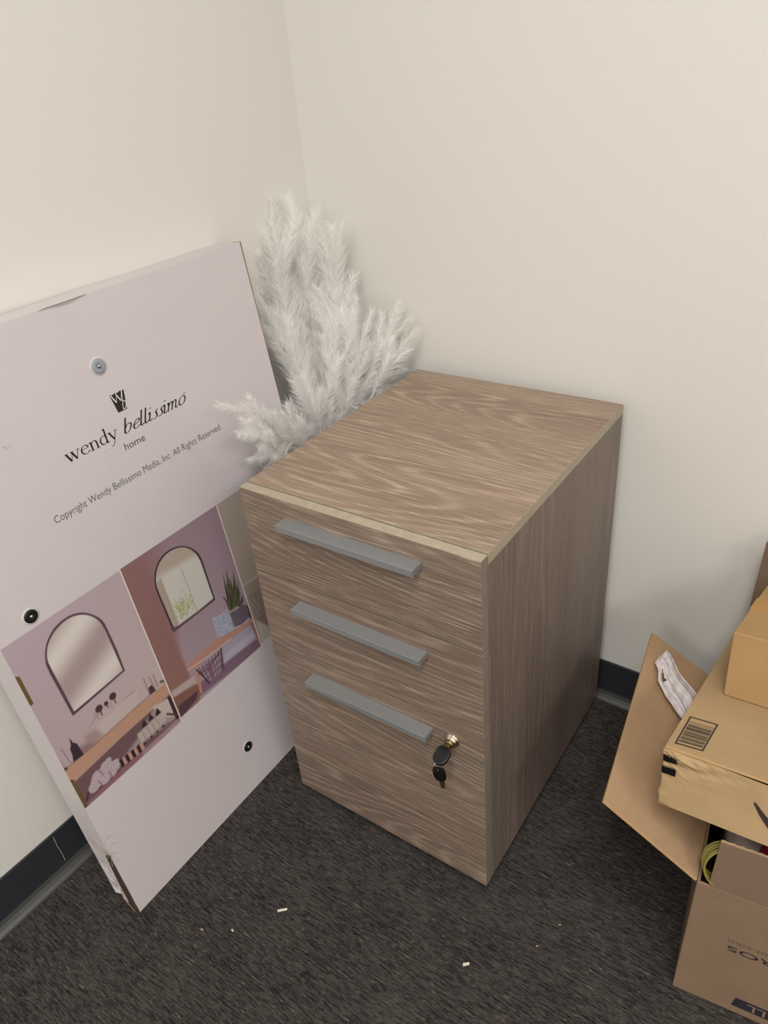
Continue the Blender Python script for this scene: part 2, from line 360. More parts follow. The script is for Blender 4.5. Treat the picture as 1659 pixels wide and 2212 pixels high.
def nib_word(word, org, ax, ay, x0, x1, base, xh, shear=0., nib=.085, thin=.028, m=None):
    cur = 0.; segs = []
    for ch in word:
        st, adv = G[ch]
        for pts, sc in st: segs.append(([(x+cur, y) for x, y in pts], sc))
        cur += adv
    sx = (x1-x0)/cur
    nv = np.array([math.cos(.35), math.sin(.35)*.35])*nib
    def W(q): return org + ax*(x0+(q[0]+shear*q[1])*sx) + ay*(base+q[1]*xh)
    for pts, sc in segs:
        Q = smooth_path(pts, 7)
        for a, b in zip(Q[:-1], Q[1:]):
            t = b-a; L = np.linalg.norm(t)
            if L < 1e-6: continue
            t = t/L; pn = np.array([-t[1], t[0]])*thin
            n = nv*sc
            if abs(t[0]*n[1]-t[1]*n[0]) > 1e-4:
                m.poly([W(a-n), W(b-n), W(b+n), W(a+n)])
            m.poly([W(a-pn-t*thin*.5), W(b-pn+t*thin*.5), W(b+pn+t*thin*.5), W(a+pn-t*thin*.5)])

# ------------------------------------------------------------------ mirror carton
B0 = np.array([.1783, -.8614, 0.]); BU = np.array([-.0202, .9998, .0015]); BV = np.array([-.1105, -.0038, .9939]); BN = np.array([.9937, .0199, .1106])
BW, BH, BT = .6147, .9626, .0635
def bp3(u, v, off=0.): return B0 + BU*u + BV*v + BN*off
def buv(p):
    P = onpl(p, B0, BN); d = P-B0; return np.array([d@BU, d@BV])
box_root = empty('mirror_carton', tuple(B0 + BU*BW/2 - BN*.03 + np.array([0, 0, .0])))
RL = np.array(box_root.location)
tag(box_root, 'tall flat white mirror carton with printed room photos leaning on the left wall', 'carton')
def rel(m):
    m.v = [tuple(np.asarray(p)-RL) for p in m.v]; return m
# carton body: an outer shell subdivided so its faces bow a little and its lower left corner is crushed
def carton_shell():
    m = MB(); nu, nv = 40, 60
    def front(u, v):
        b = .0022*math.sin(math.pi*u/BW)*math.sin(math.pi*v/BH)*0
        return bp3(u, v, b)
    def back(u, v):
        t = BT
        p = bp3(u, v, -t)
        if p[2] < .003: p[2] = .003
        return p
    idx = {}
    for s_, fn in ((0, front), (1, back)):
        for i in range(nu+1):
            for j in range(nv+1):
                idx[s_, i, j] = len(m.v); m.v.append(tuple(fn(BW*i/nu, BH*j/nv)))
    for i in range(nu):
        for j in range(nv):
            m.f.append((idx[0, i, j], idx[0, i+1, j], idx[0, i+1, j+1], idx[0, i, j+1])); m.m.append(0)
            m.f.append((idx[1, i, j], idx[1, i, j+1], idx[1, i+1, j+1], idx[1, i+1, j])); m.m.append(0)
    # side / top / bottom skins, subdivided across the thickness
    nt_ = 6
    def skin(path, mat):
        K = len(path); base = len(m.v)
        for a in range(K):
            (i, j) = path[a]; P = np.array(m.v[idx[0, i, j]]); Q = np.array(m.v[idx[1, i, j]])
            for k in range(nt_+1):
                p = P+(Q-P)*k/nt_
                if i == 0 and 0 < k < nt_:     # left side: dents near the foot
                    v = BH*j/nv
                    if v < .19: p = p + BU*(.0035*math.sin(v*95+k*1.3)*(.19-v)/.19 + .003*(.19-v)/.19)
                m.v.append(tuple(p))
        for a in range(K-1):
            for k in range(nt_):
                q = base+a*(nt_+1)+k
                m.f.append((q, q+1, q+nt_+2, q+nt_+1)); m.m.append(mat)
    skin([(0, j) for j in range(nv+1)], 0); skin([(nu, j) for j in range(nv+1)], 1)
    skin([(i, nv) for i in range(nu+1)], 0); skin([(i, 0) for i in range(nu+1)], 0)
    return m
rel(carton_shell()).build('carton_body', [MT['boxwhite'], MT['kraft_in_shaded']], box_root)
# right edge: thin raw board edge curling off the top right
m = MB()
for k in range(24):
    v0, v1 = .70+(BH-.70)*k/24, .70+(BH-.70)*(k+1)/24
    e0, e1 = .0030*((v0-.70)/(BH-.70))**.8, .0030*((v1-.70)/(BH-.70))**.8
    m.poly([bp3(BW, v0, 0), bp3(BW+e0, v0, -.0005), bp3(BW+e1, v1, -.0005), bp3(BW, v1, 0)])
    m.poly([bp3(BW+e0, v0, -.0005), bp3(BW+e0, v0, -.02), bp3(BW+e1, v1, -.02), bp3(BW+e1, v1, -.0005)])
rel(m).build('side_flap', MT['board_brown'], box_root)
# torn strip on the top edge
m = MB(); a = buv((95, 668)); b_ = buv((175, 642))
us = np.linspace(a[0]-.01, b_[0]+.01, 14)
for k in range(13):
    def q(u, w_, o): return bp3(u, BH-w_, o)
    h0 = .004*math.sin(math.pi*k/13); h1 = .004*math.sin(math.pi*(k+1)/13)
    m.poly([q(us[k], .001, .0004), q(us[k+1], .001, .0004), q(us[k+1], -.001, .0004+h1), q(us[k], -.001, .0004+h0)])
rel(m).build('torn_strip', MT['boxwhite'], box_root)
# open fold at the foot of the left side, inner shade as a dark sheet
m = MB()
ed = [(.178, 0.002), (.15, .006), (.11, .010), (.06, .014), (.02, .013), (.002, .004)]
for (v0, d0), (v1, d1) in zip(ed[1:-1], ed[2:]):
    m.poly([bp3(-.0006, v0, -.0008), bp3(-.0030-.001, v0, -d0), bp3(-.0030-.001, v1, -d1), bp3(-.0006, v1, -.0008)])
rel(m).build('open_fold', MT['gap_shade'], box_root)
for pts_, r_ in (([bp3(-.006, .06, -.014), bp3(-.0068, .03, -.013), bp3(-.005, .004, -.006)], .0007), ([bp3(-.004, .165, -.045), bp3(-.005, .158, -.02), bp3(-.002, .156, -.001)], .0007), ([bp3(-.003, .125, -.004), bp3(-.001, .14, .0005), bp3(.001, .150, .001)], .0005)):
    m = MB(); m.tube(pts_, r_, 6); rel(m).build('torn_board_edge', MT['kraft'], box_root)
# hand-hold slots on the left edge
for (p, q_) in (((26, 1466), (62, 1528)), ((150, 1686), (183, 1745))):
    v1 = buv(p)[1]; v0 = buv(q_)[1]
    m = MB(); m.slab([bp3(.0003, v0, .0006), bp3(.0056, v0+.001, .0006), bp3(.0056, v1-.004, .0006), bp3(.0003, v1, .0006)], BN, .0004)
    rel(m).build('slot_edge', MT['kraft_dark'], box_root)
# scuffs and dents
m = MB()
for (px, py, L_) in ((236, 1812, .020), (244, 1830, .024), (240, 1850, .018), (250, 1865, .014), (232, 1870, .010)):
    m = MB(); u_, v_ = buv((px, py)); pts = smooth_path([(u_-L_/2, v_), (u_, v_+.006), (u_+L_/2, v_-.001)], 6)
    for a, b_ in zip(pts[:-1], pts[1:]):
        m.poly([bp3(a[0], a[1]-.0005, .0003), bp3(b_[0], b_[1]-.0005, .0003), bp3(b_[0], b_[1]+.0006, .0003), bp3(a[0], a[1]+.0006, .0003)])
    rel(m).build('scuff_mark', MT['scuff'], box_root)
for (px, py) in ((4, 968), (10, 972), (14, 966)):
    m = MB(); u_, v_ = buv((px, py)); m.poly([bp3(u_, v_, .0003), bp3(u_+.003, v_+.001, .0003), bp3(u_+.004, v_-.001, .0003)])
    rel(m).build('scuff_mark', MT['scuff'], box_root)
m = MB()
for (px, py, s_) in ((225, 975, .004), (236, 968, .003), (228, 1006, .003), (258, 992, .004), (270, 1115, .005)):
    u_, v_ = buv((px, py)); o = bp3(u_, v_, -.0004); m = MB()
    m.lathe(o, BN, [(s_*.7, .0002), (s_*.45, .0005), (s_*.2, .0008), (0, .0009)], 14)
    rel(m).build('surface_dent', MT['boxwhite'], box_root, smooth=True)
# rivets
for (px, kind) in (((212, 791), 0), ((66, 1331), 1), ((535, 1612), 1), ((573, 993), 0)):
    u_, v_ = buv(px); o = bp3(u_, v_, .0002); r = .0108 if kind == 0 else .0098
    m = MB(); m.lathe(o, BN, [(r*1.28, 0), (r*1.22, .0006), (r*1.02, .0007)], 36)
    ring = rel(m).build('rivet_collar', MT['boxwhite'], box_root, smooth=True)
    m = MB(); m.lathe(o, BN, [(r, .0003), (r, .0016), (r*.93, .0022), (r*.5, .0023), (r*.36, .0018), (r*.30, .0018)], 36)
    disc = rel(m).build('rivet_disc', MT['disc'] if kind == 0 else MT['discblack'], box_root, smooth=True)
    m = MB(); m.lathe(o, BN, [(r*.27, .0015), (r*.27, .003), (r*.2, .0042), (0, .0045)], 20)
    rel(m).build('rivet_pin', MT['rivet'], disc, smooth=True)
# lettering
m = MB(); O = bp3(0, 0, .0004)
nib_word('wendy', O, BU, BV, .1905, .2800, .7608, .0125, 0., .075, .026, m)
nib_word('bEllissimo', O, BU, BV, .2885, .4135, .7608, .0125, .20, .068, .030, m)
put_text(m, 'TM', O, BU, BV, .4125, .4172, .7742, .0022, 'M')
rel(m).build('name_lettering', MT['ink'], box_root)
m = MB(); put_text(m, 'home', O, BU, BV, .2822, .3203, .7375, .0107, 'h', offset=-.004)
rel(m).build('home_lettering', MT['inkgrey'], box_root)
m = MB(); put_text(m, 'Copyright Wendy Bellissimo Media, Inc. All Rights Reserved.', O, BU, BV, .1398, .4665, .6912, .0112, 'C', offset=-.012)
rel(m).build('copyright_lettering', MT['inkgrey'], box_root)
# the square wb emblem: black tapered block with white letters
m = MB()
m.poly([bp3(u_, v_, .0004) for u_, v_ in ((.2925, .7940), (.3085, .7940), (.3135, .8225), (.2880, .8225))])
emb = rel(m).build('emblem', MT['ink'], box_root)
m = MB()
def stroke(m, pts, wd, off, n=8):
    Q = smooth_path(pts, n)
    for a, b_ in zip(Q[:-1], Q[1:]):
        t = b_-a; t = t/np.linalg.norm(t); nn = np.array([-t[1], t[0]])*wd
        m.poly([bp3(*(a-nn), off), bp3(*(b_-nn), off), bp3(*(b_+nn), off), bp3(*(a+nn), off)])
for pts, wd in (([(.2895, .8215), (.2950, .8085)], .0010), ([(.2950, .8085), (.2995, .8215)], .0004), ([(.2980, .8210), (.3032, .8085)], .0010), ([(.3032, .8085), (.3095, .8228)], .0004),
                ([(.3100, .8230), (.3060, .8100), (.3020, .7955)], .0006), ([(.3030, .8020), (.3065, .8070), (.3095, .8050), (.3085, .7990), (.3050, .7955), (.3020, .7962)], .0007)):
    stroke(m, pts, wd, .0007)
for (u0, u1) in ((.2895, .2960), (.2975, .3045), (.3070, .3125)):
    m.poly([bp3(u0, .8218, .0007), bp3(u1, .8218, .0007), bp3(u1-.001, .8228, .0007), bp3(u0+.001, .8228, .0007)])
rel(m).build('emblem_letters', MT['line'], emb)

# printed photographs, painted as a fine grid of coloured cells in the plane of the carton
class Paint:
    def __init__(s, u0, u1, v0, v1, nu, nv):
        s.b = (u0, u1, v0, v1); s.nu, s.nv = nu, nv
        s.U, s.V = np.meshgrid(np.linspace(u0, u1, nu+1), np.linspace(v0, v1, nv+1), indexing='ij')
        s.img = np.zeros((nu+1, nv+1, 3)); s.h = (u1-u0)/nu
    def mask(s, pts, soft=1.0):
        P = np.asarray(pts); K = len(P); ins = np.zeros(s.U.shape, bool); D = np.full(s.U.shape, 1e9)
        for i in range(K):
            a, b = P[i], P[(i+1) % K]
            if a[1] != b[1]:
                c = ((a[1] > s.V) != (b[1] > s.V)) & (s.U < (b[0]-a[0])*(s.V-a[1])/(b[1]-a[1])+a[0]); ins ^= c
            e = b-a; L2 = e@e+1e-15; t = np.clip(((s.U-a[0])*e[0]+(s.V-a[1])*e[1])/L2, 0, 1)
            D = np.minimum(D, np.hypot(s.U-a[0]-t*e[0], s.V-a[1]-t*e[1]))
        sd = np.where(ins, D, -D); w_ = s.h*soft
        return np.clip(.5+sd/w_, 0, 1)
    def fill(s, k, col, a=1.0):
        c = np.asarray(col, float); k = (k*a)[..., None]; s.img = s.img*(1-k)+c*k
    def poly(s, pts, col, soft=1.0, a=1.0): s.fill(s.mask(pts, soft), col, a)
    def line(s, pts, wd, col, soft=1.0, a=1.0):
        D = np.full(s.U.shape, 1e9); P = np.asarray(pts)
        for p, q in zip(P[:-1], P[1:]):
            e = q-p; L2 = e@e+1e-15; t = np.clip(((s.U-p[0])*e[0]+(s.V-p[1])*e[1])/L2, 0, 1)
            D = np.minimum(D, np.hypot(s.U-p[0]-t*e[0], s.V-p[1]-t*e[1]))
        s.fill(np.clip(.5+(wd-D)/(s.h*soft), 0, 1), col, a)
    def disc(s, c, r, col, soft=1.0, a=1.0): s.fill(np.clip(.5+(r-np.hypot(s.U-c[0], s.V-c[1]))/(s.h*soft), 0, 1), col, a)
    def build(s, name, off=.0004):
        nu, nv = s.nu, s.nv; v = [tuple(bp3(a, b, off)-RL) for a, b in zip(s.U.ravel(), s.V.ravel())]
        f = [(i*(nv+1)+j, (i+1)*(nv+1)+j, (i+1)*(nv+1)+j+1, i*(nv+1)+j+1) for i in range(nu) for j in range(nv)]
        me = bpy.data.meshes.new(name); me.from_pydata(v, [], f); me.materials.append(MT['prt'])
        ca = me.color_attributes.new('Col', 'FLOAT_COLOR', 'POINT')
        x = np.clip(s.img, 0, 255)/255; x = np.where(x <= .04045, x/12.92, ((x+.055)/1.055)**2.4)
        x = np.concatenate([x, np.ones(x.shape[:2]+(1,))], -1); ca.data.foreach_set('color', x.reshape(-1).astype(np.float32))
        o = bpy.data.objects.new(name, me); C.objects.link(o); o.parent = box_root; return o
def crop(ox, oy, k):
    def f(*pts): return [buv((ox+k*x, oy+k*y)) for x, y in pts]
    return f
def lerp(a, b, t):
    t = np.clip(t, 0, 1)[..., None]; return np.asarray(a)*(1-t)+np.asarray(b)*t
BR = 1.0  # brightness factor for the print colours
def K_(r, g, b): return (min(r*BR, 250), min(g*BR, 250), min(b*BR, 250))
V0, V1 = .2600, .5735
# -- photo with washbasin
c = crop(80, 1300, .2079)
p = Paint(.0003, .1995, V0, V1, 190, 300)
tu = (p.U-.0)/.2; tv = (p.V-V0)/(V1-V0)
p.img = lerp(lerp(K_(172, 152, 155), K_(188, 172, 168), tu), lerp(K_(170, 153, 162), K_(172, 155, 160), tu), tv)
mo = c((372, 1185), (130, 740), (90, 640), (83, 520), (108, 400), (180, 270), (290, 170), (400, 120), (500, 113), (600, 143), (682, 200), (742, 310), (830, 500), (912, 715))
mi = c((384, 1140), (145, 690), (107, 600), (103, 500), (130, 400), (195, 290), (300, 190), (400, 143), (500, 135), (590, 163), (663, 222), (722, 325), (890, 712))
mo = smooth_path(mo[1:13], 6)+[mo[13], mo[0]]; mi = smooth_path(mi[1:12], 6)+[mi[12], mi[0]]
p.poly(mo, K_(82, 62, 72))
k = p.mask(mi)
A_, D_ = c((480, 170))[0], c((150, 640))[0]; dd = D_-A_; nn = np.array([dd[1], -dd[0]]); nn /= np.linalg.norm(nn)
if (c((700, 700))[0]-A_)@nn < 0: nn = -nn
s_ = (p.U-A_[0])*nn[0]+(p.V-A_[1])*nn[1]; per = abs((c((880, 500))[0]-A_)@nn)
st = .5+.5*np.cos(2*math.pi*s_/per)
img = lerp(K_(160, 142, 142), K_(205, 197, 192), st**1.2); p.img = p.img*(1-k[..., None])+img*k[..., None]
# basin, counter, shelf
p.poly(c((490, 1395), (900, 1040), (1040, 905), (1052, 1065), (850, 1260), (640, 1450), (510, 1560)), K_(184, 168, 165), 3)
p.poly(c((490, 1395), (600, 1310), (700, 1390), (560, 1500), (500, 1560)), K_(150, 124, 122), 8, .8)
p.poly(c((440, 1500), (640, 1450), (560, 1520), (440, 1640)), K_(120, 92, 92), 8, .7)
for (x, y, r) in ((642, 1110, 36), (785, 980, 34), (716, 1056, 21)):
    ctr = c((x, y))[0]; rr = np.linalg.norm(c((x+r, y))[0]-ctr); p.disc(ctr, rr, K_(70, 52, 48), 1.5)
for a_, b_ in (((650, 1120), (675, 1175)), ((795, 1000), (818, 1048)), ((720, 1070), (738, 1095))): p.line(c(a_, b_), .0009, K_(70, 52, 48))
for a_, b_ in (((640, 1150), (540, 1310)), ((600, 1150), (600, 1200)), ((625, 1160), (635, 1215)), ((760, 1050), (780, 1100)), ((1010, 925), (920, 1000))): p.line(c(a_, b_), .0009, K_(140, 118, 118), 3, .6)
p.poly(c((270, 1765), (600, 1480), (1000, 1120), (1330, 845), (1392, 945), (900, 1380), (400, 1870), (330, 1855)), K_(176, 138, 117), 2)
p.line(c((270, 1760), (620, 1465), (1010, 1110), (1180, 960)), .0008, K_(110, 85, 82), 3, .7)
p.poly(c((390, 1872), (900, 1385), (1392, 945), (1500, 1215), (510, 2150)), K_(106, 80, 84), 2)
p.poly(c((880, 1640), (1040, 1420), (1200, 1120), (1370, 990), (1460, 1210), (1050, 1500)), K_(150, 132, 132), 6)
p.poly(c((1190, 1100), (1370, 990), (1450, 1190), (1330, 1200), (1240, 1130)), K_(186, 170, 168), 4)
p.poly(c((540, 2070), (900, 1720), (1480, 1190), (1500, 1225), (505, 2160)), K_(134, 96, 106), 3)
p.poly(c((1100, 1560), (1460, 1220), (1490, 1225), (1100, 1600)), K_(170, 150, 158), 5, .7)
nz = rng.random(p.U.shape)
for (x, y, r) in ((590, 1925, 52), (640, 1820, 70), (620, 1870, 60), (720, 1715, 62), (700, 1830, 60), (810, 1700, 55), (780, 1760, 50), (740, 1650, 30), (830, 1660, 25)):
    ctr = c((x, y))[0]; rr = np.linalg.norm(c((x+r, y))[0]-ctr)
    kk = np.clip(.5+(rr-np.hypot(p.U-ctr[0], p.V-ctr[1]))/(p.h*1.5), 0, 1)
    img = lerp(K_(158, 140, 148), K_(190, 172, 178), nz); p.img = p.img*(1-kk[..., None])+img*kk[..., None]
for pts in (((640, 1745), (690, 1800)), ((640, 1860), (680, 1910)), ((745, 1765), (775, 1810)), ((850, 1640), (880, 1710))): p.line(c(*pts), .0006, K_(105, 84, 92), 2)
for i in range(8):
    x = 850+i*30; y = 1650-i*24
    p.poly(c((x, y), (x+30, y-26), (x+64, y+44), (x+34, y+70)), K_(52, 36, 42) if i % 2 == 0 else K_(176, 138, 124), 1)
p.poly(c((1035, 1378), (1160, 1270), (1290, 1150), (1350, 1225), (1090, 1470)), K_(172, 160, 154), 1.5)
for x, y in ((1090, 1350), (1140, 1300), (1190, 1260), (1240, 1220)): p.line(c((x, y), (x+50, y+95)), .0004, K_(130, 116, 114), 2)
for x, y in ((1100, 1265), (1165, 1200), (1240, 1140)): p.poly(c((x-10, y+50), (x, y-40), (x+50, y+5), (x+60, y-5), (x+20, y+30)), K_(52, 38, 40), 1)
for x, y in ((1120, 1470), (1190, 1400), (1250, 1350), (1310, 1290)): p.disc(c((x, y))[0], .0022, K_(58, 42, 48), 1.5)
p.line(c((1300, 1310), (1490, 1180)), .0006, K_(70, 52, 56))
p.poly(c((1352, 995), (1385, 972), (1485, 1200), (1445, 1225)), K_(62, 42, 48), 1.5); p.line(c((1350, 1165), (1450, 1170)), .0018, K_(80, 60, 64), 2)
p.poly(c((335, 1415), (372, 1462), (412, 1470), (485, 1585), (378, 1665), (365, 1590), (340, 1525), (352, 1500)), K_(58, 42, 50), 1)
p.line(c((250, 1530), (350, 1675)), .0005, K_(120, 100, 100), 1.5); p.line(c((205, 1640), (290, 1730)), .0016, K_(150, 120, 118), 5, .8); p.line(c((262, 1760), (300, 1735)), .0022, K_(66, 48, 48), 3)
p.poly(c((1155, 895), (1190, 862), (1235, 920), (1172, 968)), K_(70, 52, 56), 1)
for pts in (((1105, 800), (1170, 960)), ((1160, 780), (1225, 900)), ((1205, 760), (1255, 880))): p.line(c(*pts), .0009, K_(140, 108, 112), 2)
p.line(c((1285, 830), (1325, 820)), .0022, K_(90, 78, 62), 3)
p.poly(c((330, 1850), (352, 1850), (520, 2120), (490, 2160)), K_(50, 36, 38), 2, .9)
p.line(c((520, 2060), (530, 1980)), .0016, K_(66, 46, 52), 2)
p.build('printed_photo')
# -- photo with bench and plant
c = crop(300, 1120, .19895)
p = Paint(.2018, .4070, V0+.008, V1+.0015, 195, 290)
tu = (p.U-.2018)/.205; tv = (p.V-V0)/(V1-V0)
La, Lb = c((60, 560))[0], c((560, 1720))[0]; e = Lb-La; nn = np.array([-e[1], e[0]]); nn /= np.linalg.norm(nn)
if (c((900, 900))[0]-La)@nn < 0: nn = -nn
sd = (p.U-La[0])*nn[0]+(p.V-La[1])*nn[1]
leftc = lerp(K_(138, 100, 92), K_(132, 98, 98), tv); rightc = lerp(K_(158, 142, 150), K_(144, 122, 132), tv)
sm = np.clip((sd+.004)/(.008+.09*np.clip(tv-.35, 0, 1)), 0, 1); p.img = leftc*(1-sm[..., None])+rightc*sm[..., None]
mo = c((375, 1238), (178, 760), (168, 640), (188, 520), (250, 408), (350, 328), (470, 298), (570, 322), (642, 378), (684, 450), (828, 882))
mi = c((388, 1208), (195, 750), (184, 650), (204, 530), (264, 422), (356, 345), (470, 314), (560, 338), (625, 393), (667, 460), (808, 868))
mo = smooth_path(mo[1:10], 6)+[mo[10], mo[0]]; mi = smooth_path(mi[1:10], 6)+[mi[10], mi[0]]
p.poly(mo, K_(58, 44, 54)); p.poly(mi, K_(192, 188, 180))
k = p.mask(mi)
k2 = p.mask(c((180, 660), (600, 395), (640, 250), (100, 250)), 12)*k; p.fill(k2, K_(168, 154, 142))
k2 = p.mask(c((170, 720), (235, 655), (430, 1150), (388, 1215)), 4)*k; p.fill(k2, K_(164, 148, 134))
p.line(c((230, 655), (420, 1140)), .0012, K_(140, 124, 112), 4, .5)
p.line(c((450, 525), (630, 1000)), .0005, K_(140, 132, 124), 1.5)
for _ in range(150):
    a_ = rng.normal(0, 1, 2); x, y = 470+a_[0]*60, 960+a_[1]*55-(a_[0])*20
    if x < 345 or x > 600 or y > 1130: continue
    g = rng.random(); dx, dy = rng.normal(0, 12, 2)
    p.line(c((x, y), (x+dx, y+dy)), .0005+.0004*g, K_(110+60*g, 125+50*g, 80+30*g) if x > 420 else K_(140+30*g, 155+20*g, 90), 1.5, .8)
p.poly(c((340, 1195), (430, 1160), (820, 870), (828, 884), (376, 1240)), K_(92, 72, 80), 1)
p.poly(c((915, 1400), (1210, 1130), (1275, 1320), (935, 1600)), K_(158, 150, 164), 4)
p.poly(c((930, 1480), (1240, 1215), (1262, 1290), (930, 1560)), K_(176, 170, 184), 6, .8)
p.poly(c((690, 1905), (640, 1800), (930, 1575), (1270, 1310), (1345, 1370), (1330, 1400)), K_(120, 95, 112), 4)
p.poly(c((350, 1880), (600, 1700), (625, 1780), (372, 1950)), K_(172, 156, 154), 4)
p.poly(c((372, 1950), (640, 1790), (690, 1900), (430, 2200)), K_(126, 88, 78), 3)
for xs in ((905, 600, 990, 990, 34), (940, 550, 1010, 980, 38), (1020, 545, 1040, 960, 30), (905, 835, 1000, 1000, 32), (1065, 690, 1070, 950, 34), (1120, 830, 1090, 960, 30), (955, 710, 1020, 980, 34), (1085, 760, 1060, 930, 26), (985, 640, 1030, 940, 30)):
    x0, y0, x1, y1, wd = xs; mx_, my_ = (x0+x1)/2+12, (y0+y1)/2
    p.poly(c((x0, y0), (mx_-wd*.55, my_), (x1-wd*.4, y1), (x1+wd*.5, y1), (mx_+wd*.6, my_)), K_(62, 62, 46), 1)
    p.line(c((x0+3, y0+30), (mx_+wd*.25, my_), (x1+wd*.1, y1)), .0007, K_(132, 130, 98), 1.5, .8)
p.poly(c((985, 1030), (1060, 990), (1130, 930), (1185, 950), (1205, 1070), (1120, 1150), (1040, 1180)), K_(100, 88, 100), 1.5)
p.line(c((1040, 1185), (1120, 1155), (1190, 1085)), .0012, K_(176, 168, 172), 1.5)
p.line(c((1180, 900), (1215, 1070)), .003, K_(60, 44, 50), 3, .8)
k = p.mask(c((785, 1085), (875, 1045), (960, 985), (1000, 1100), (1035, 1220), (940, 1260), (858, 1300), (825, 1190)), 1.2)
nz = rng.random(p.U.shape); img = lerp(K_(118, 122, 142), K_(188, 190, 204), nz); p.img = p.img*(1-k[..., None])+img*k[..., None]
p.poly(c((540, 1570), (700, 1430), (860, 1305), (1060, 1190), (1240, 1085), (1252, 1120), (1010, 1290), (850, 1400), (530, 1652)), K_(172, 128, 114), 1.5)
p.line(c((530, 1645), (750, 1500), (1000, 1305)), .0011, K_(206, 172, 158), 1.5)
p.poly(c((597, 1600), (635, 1590), (690, 1882), (665, 1905)), K_(178, 128, 112), 1.2); p.poly(c((1198, 1130), (1232, 1118), (1335, 1352), (1312, 1372)), K_(150, 106, 100), 1.2)
p.poly(c((640, 1640), (890, 1410), (922, 1640), (750, 1790)), K_(146, 126, 138), 1.5)
for i in range(8):
    t = i/7; p.line(c((650+240*t, 1620-215*t), (745+180*t, 1790-150*t)), .0005, K_(70, 50, 60), 1)
for t in (.2, .5, .8): p.line(c((640+100*t, 1630+150*t), (890+30*t, 1410+220*t)), .0006, K_(70, 50, 60), 1)
p.line(c((890, 1405), (910, 1650)), .0012, K_(60, 44, 52)); p.line(c((625, 1640), (770, 1790)), .0012, K_(56, 40, 46)); p.line(c((650, 1690), (760, 1620), (880, 1440)), .0008, K_(56, 40, 46))
p.line(c((760, 1580), (800, 1720)), .003, K_(120, 84, 88), 3, .8)
p.poly(c((430, 2035), (640, 1868), (620, 1965), (455, 2160)), K_(80, 58, 68), 1.5)
p.build('printed_photo')
# -- third photo running to the right edge
c = crop(300, 1120, .19895)
p = Paint(.4085, BW-.001, V0+.012, V1+.0015, 120, 180)
tv = (p.V-V0)/(V1-V0)
p.img = lerp(K_(150, 136, 122), K_(164, 152, 142), tv)
p.poly(c((1150, 730), (1400, 560), (1500, 900), (1260, 1080)), K_(146, 132, 122), 6)
p.poly(c((1190, 850), (1300, 760), (1380, 1000), (1260, 1075)), K_(134, 120, 112), 4)
p.line(c((1130, 730), (1300, 610)), .0016, K_(186, 172, 160), 3, .8)
p.poly(c((1270, 1095), (1360, 1010), (1420, 1160), (1400, 1180)), K_(128, 112, 104), 3)
p.poly(c((1265, 1100), (1400, 1165), (1500, 1420), (1340, 1400)), K_(178, 170, 160), 3)
for a_, b_ in (((1215, 900), (1290, 1020)), ((1235, 860), (1320, 990))): p.line(c(a_, b_), .0008, K_(170, 158, 148), 2, .7)
p.build('printed_photo')
m = MB()
for u_ in (.2007, .4078):
    m = MB(); m.poly([bp3(u_-.0011, V0, .0006), bp3(u_+.0011, V0, .0006), bp3(u_+.0011, V1+.001, .0006), bp3(u_-.0011, V1+.001, .0006)])
    rel(m).build('white_divider', MT['line'], box_root)

# ------------------------------------------------------------------ filing cabinet
CX, CY, CD, CH, CZ, CW, CYAW = .264, -.5289, .4862, .6900, .030, .3952, .0171
cab = empty('filing_cabinet', (CX, CY, 0), CYAW)
tag(cab, 'grey-brown wood-grain three-drawer filing cabinet standing by the back wall', 'filing cabinet')
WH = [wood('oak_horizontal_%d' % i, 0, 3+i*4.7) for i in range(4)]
WH[3] = wood('oak_top_lit', 0, 21.3, dark='6c5b4e', mid='8b7867', light='a7947f', pore='cdbda4')  # top copy in lighter tones, overhead light put into the colour
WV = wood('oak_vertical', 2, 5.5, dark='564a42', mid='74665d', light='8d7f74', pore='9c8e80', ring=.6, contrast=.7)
FT = .0165  # drawer front thickness
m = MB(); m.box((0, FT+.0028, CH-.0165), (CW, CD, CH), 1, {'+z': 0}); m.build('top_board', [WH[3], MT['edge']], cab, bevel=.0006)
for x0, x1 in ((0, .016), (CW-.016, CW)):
    m = MB(); m.box((x0, FT+.0028, CZ), (x1, CD, CH-.0169), 0, {'-y': 1, '+y': 1, '-z': 1}); m.build('side_panel', [WV, MT['edge_shaded']], cab, bevel=.0005)
m = MB(); m.box((.016, CD-.014, CZ+.004), (CW-.016, CD-.003, CH-.0169)); m.build('back_panel', WV, cab)
m = MB(); m.box((.016, FT+.004, CZ+.018), (CW-.016, CD-.014, CZ+.034)); m.build('bottom_board', MT['edge_shaded'], cab)
def pull(root, u0, u1, ztop):
    # cranked bar pull: flat top ledge running out from the drawer with a thin front lip
    m = MB(); pr = .023; lip = .0105
    xs = (u0, u1)
    prof = [(0, 0), (-pr, 0), (-pr, -lip), (-pr+.0022, -lip), (-pr+.0022, -.0024), (0, -.0024)]
    for x in xs:
        for (y, z) in prof: m.v.append((x, y, ztop+z))
    k = len(prof)
    for i in range(k):
        j = (i+1) % k; m.f.append((i, k+i, k+j, j)); m.m.append(0)
    m.f.append(tuple(reversed(range(k)))); m.m.append(0); m.f.append(tuple(range(k, 2*k))); m.m.append(0)
    # end webs
    for x0 in (u0+.0006, u1-.0026): m.box((x0, -pr+.002, ztop-lip*.9), (x0+.002, -.0002, ztop-.002))
    return m.build('handle', MT['handle'], root, bevel=.0005)
zs = [(.5417, .6893, .6612), (.3881, .5393, .5105), (CZ, .3859, .3600)]
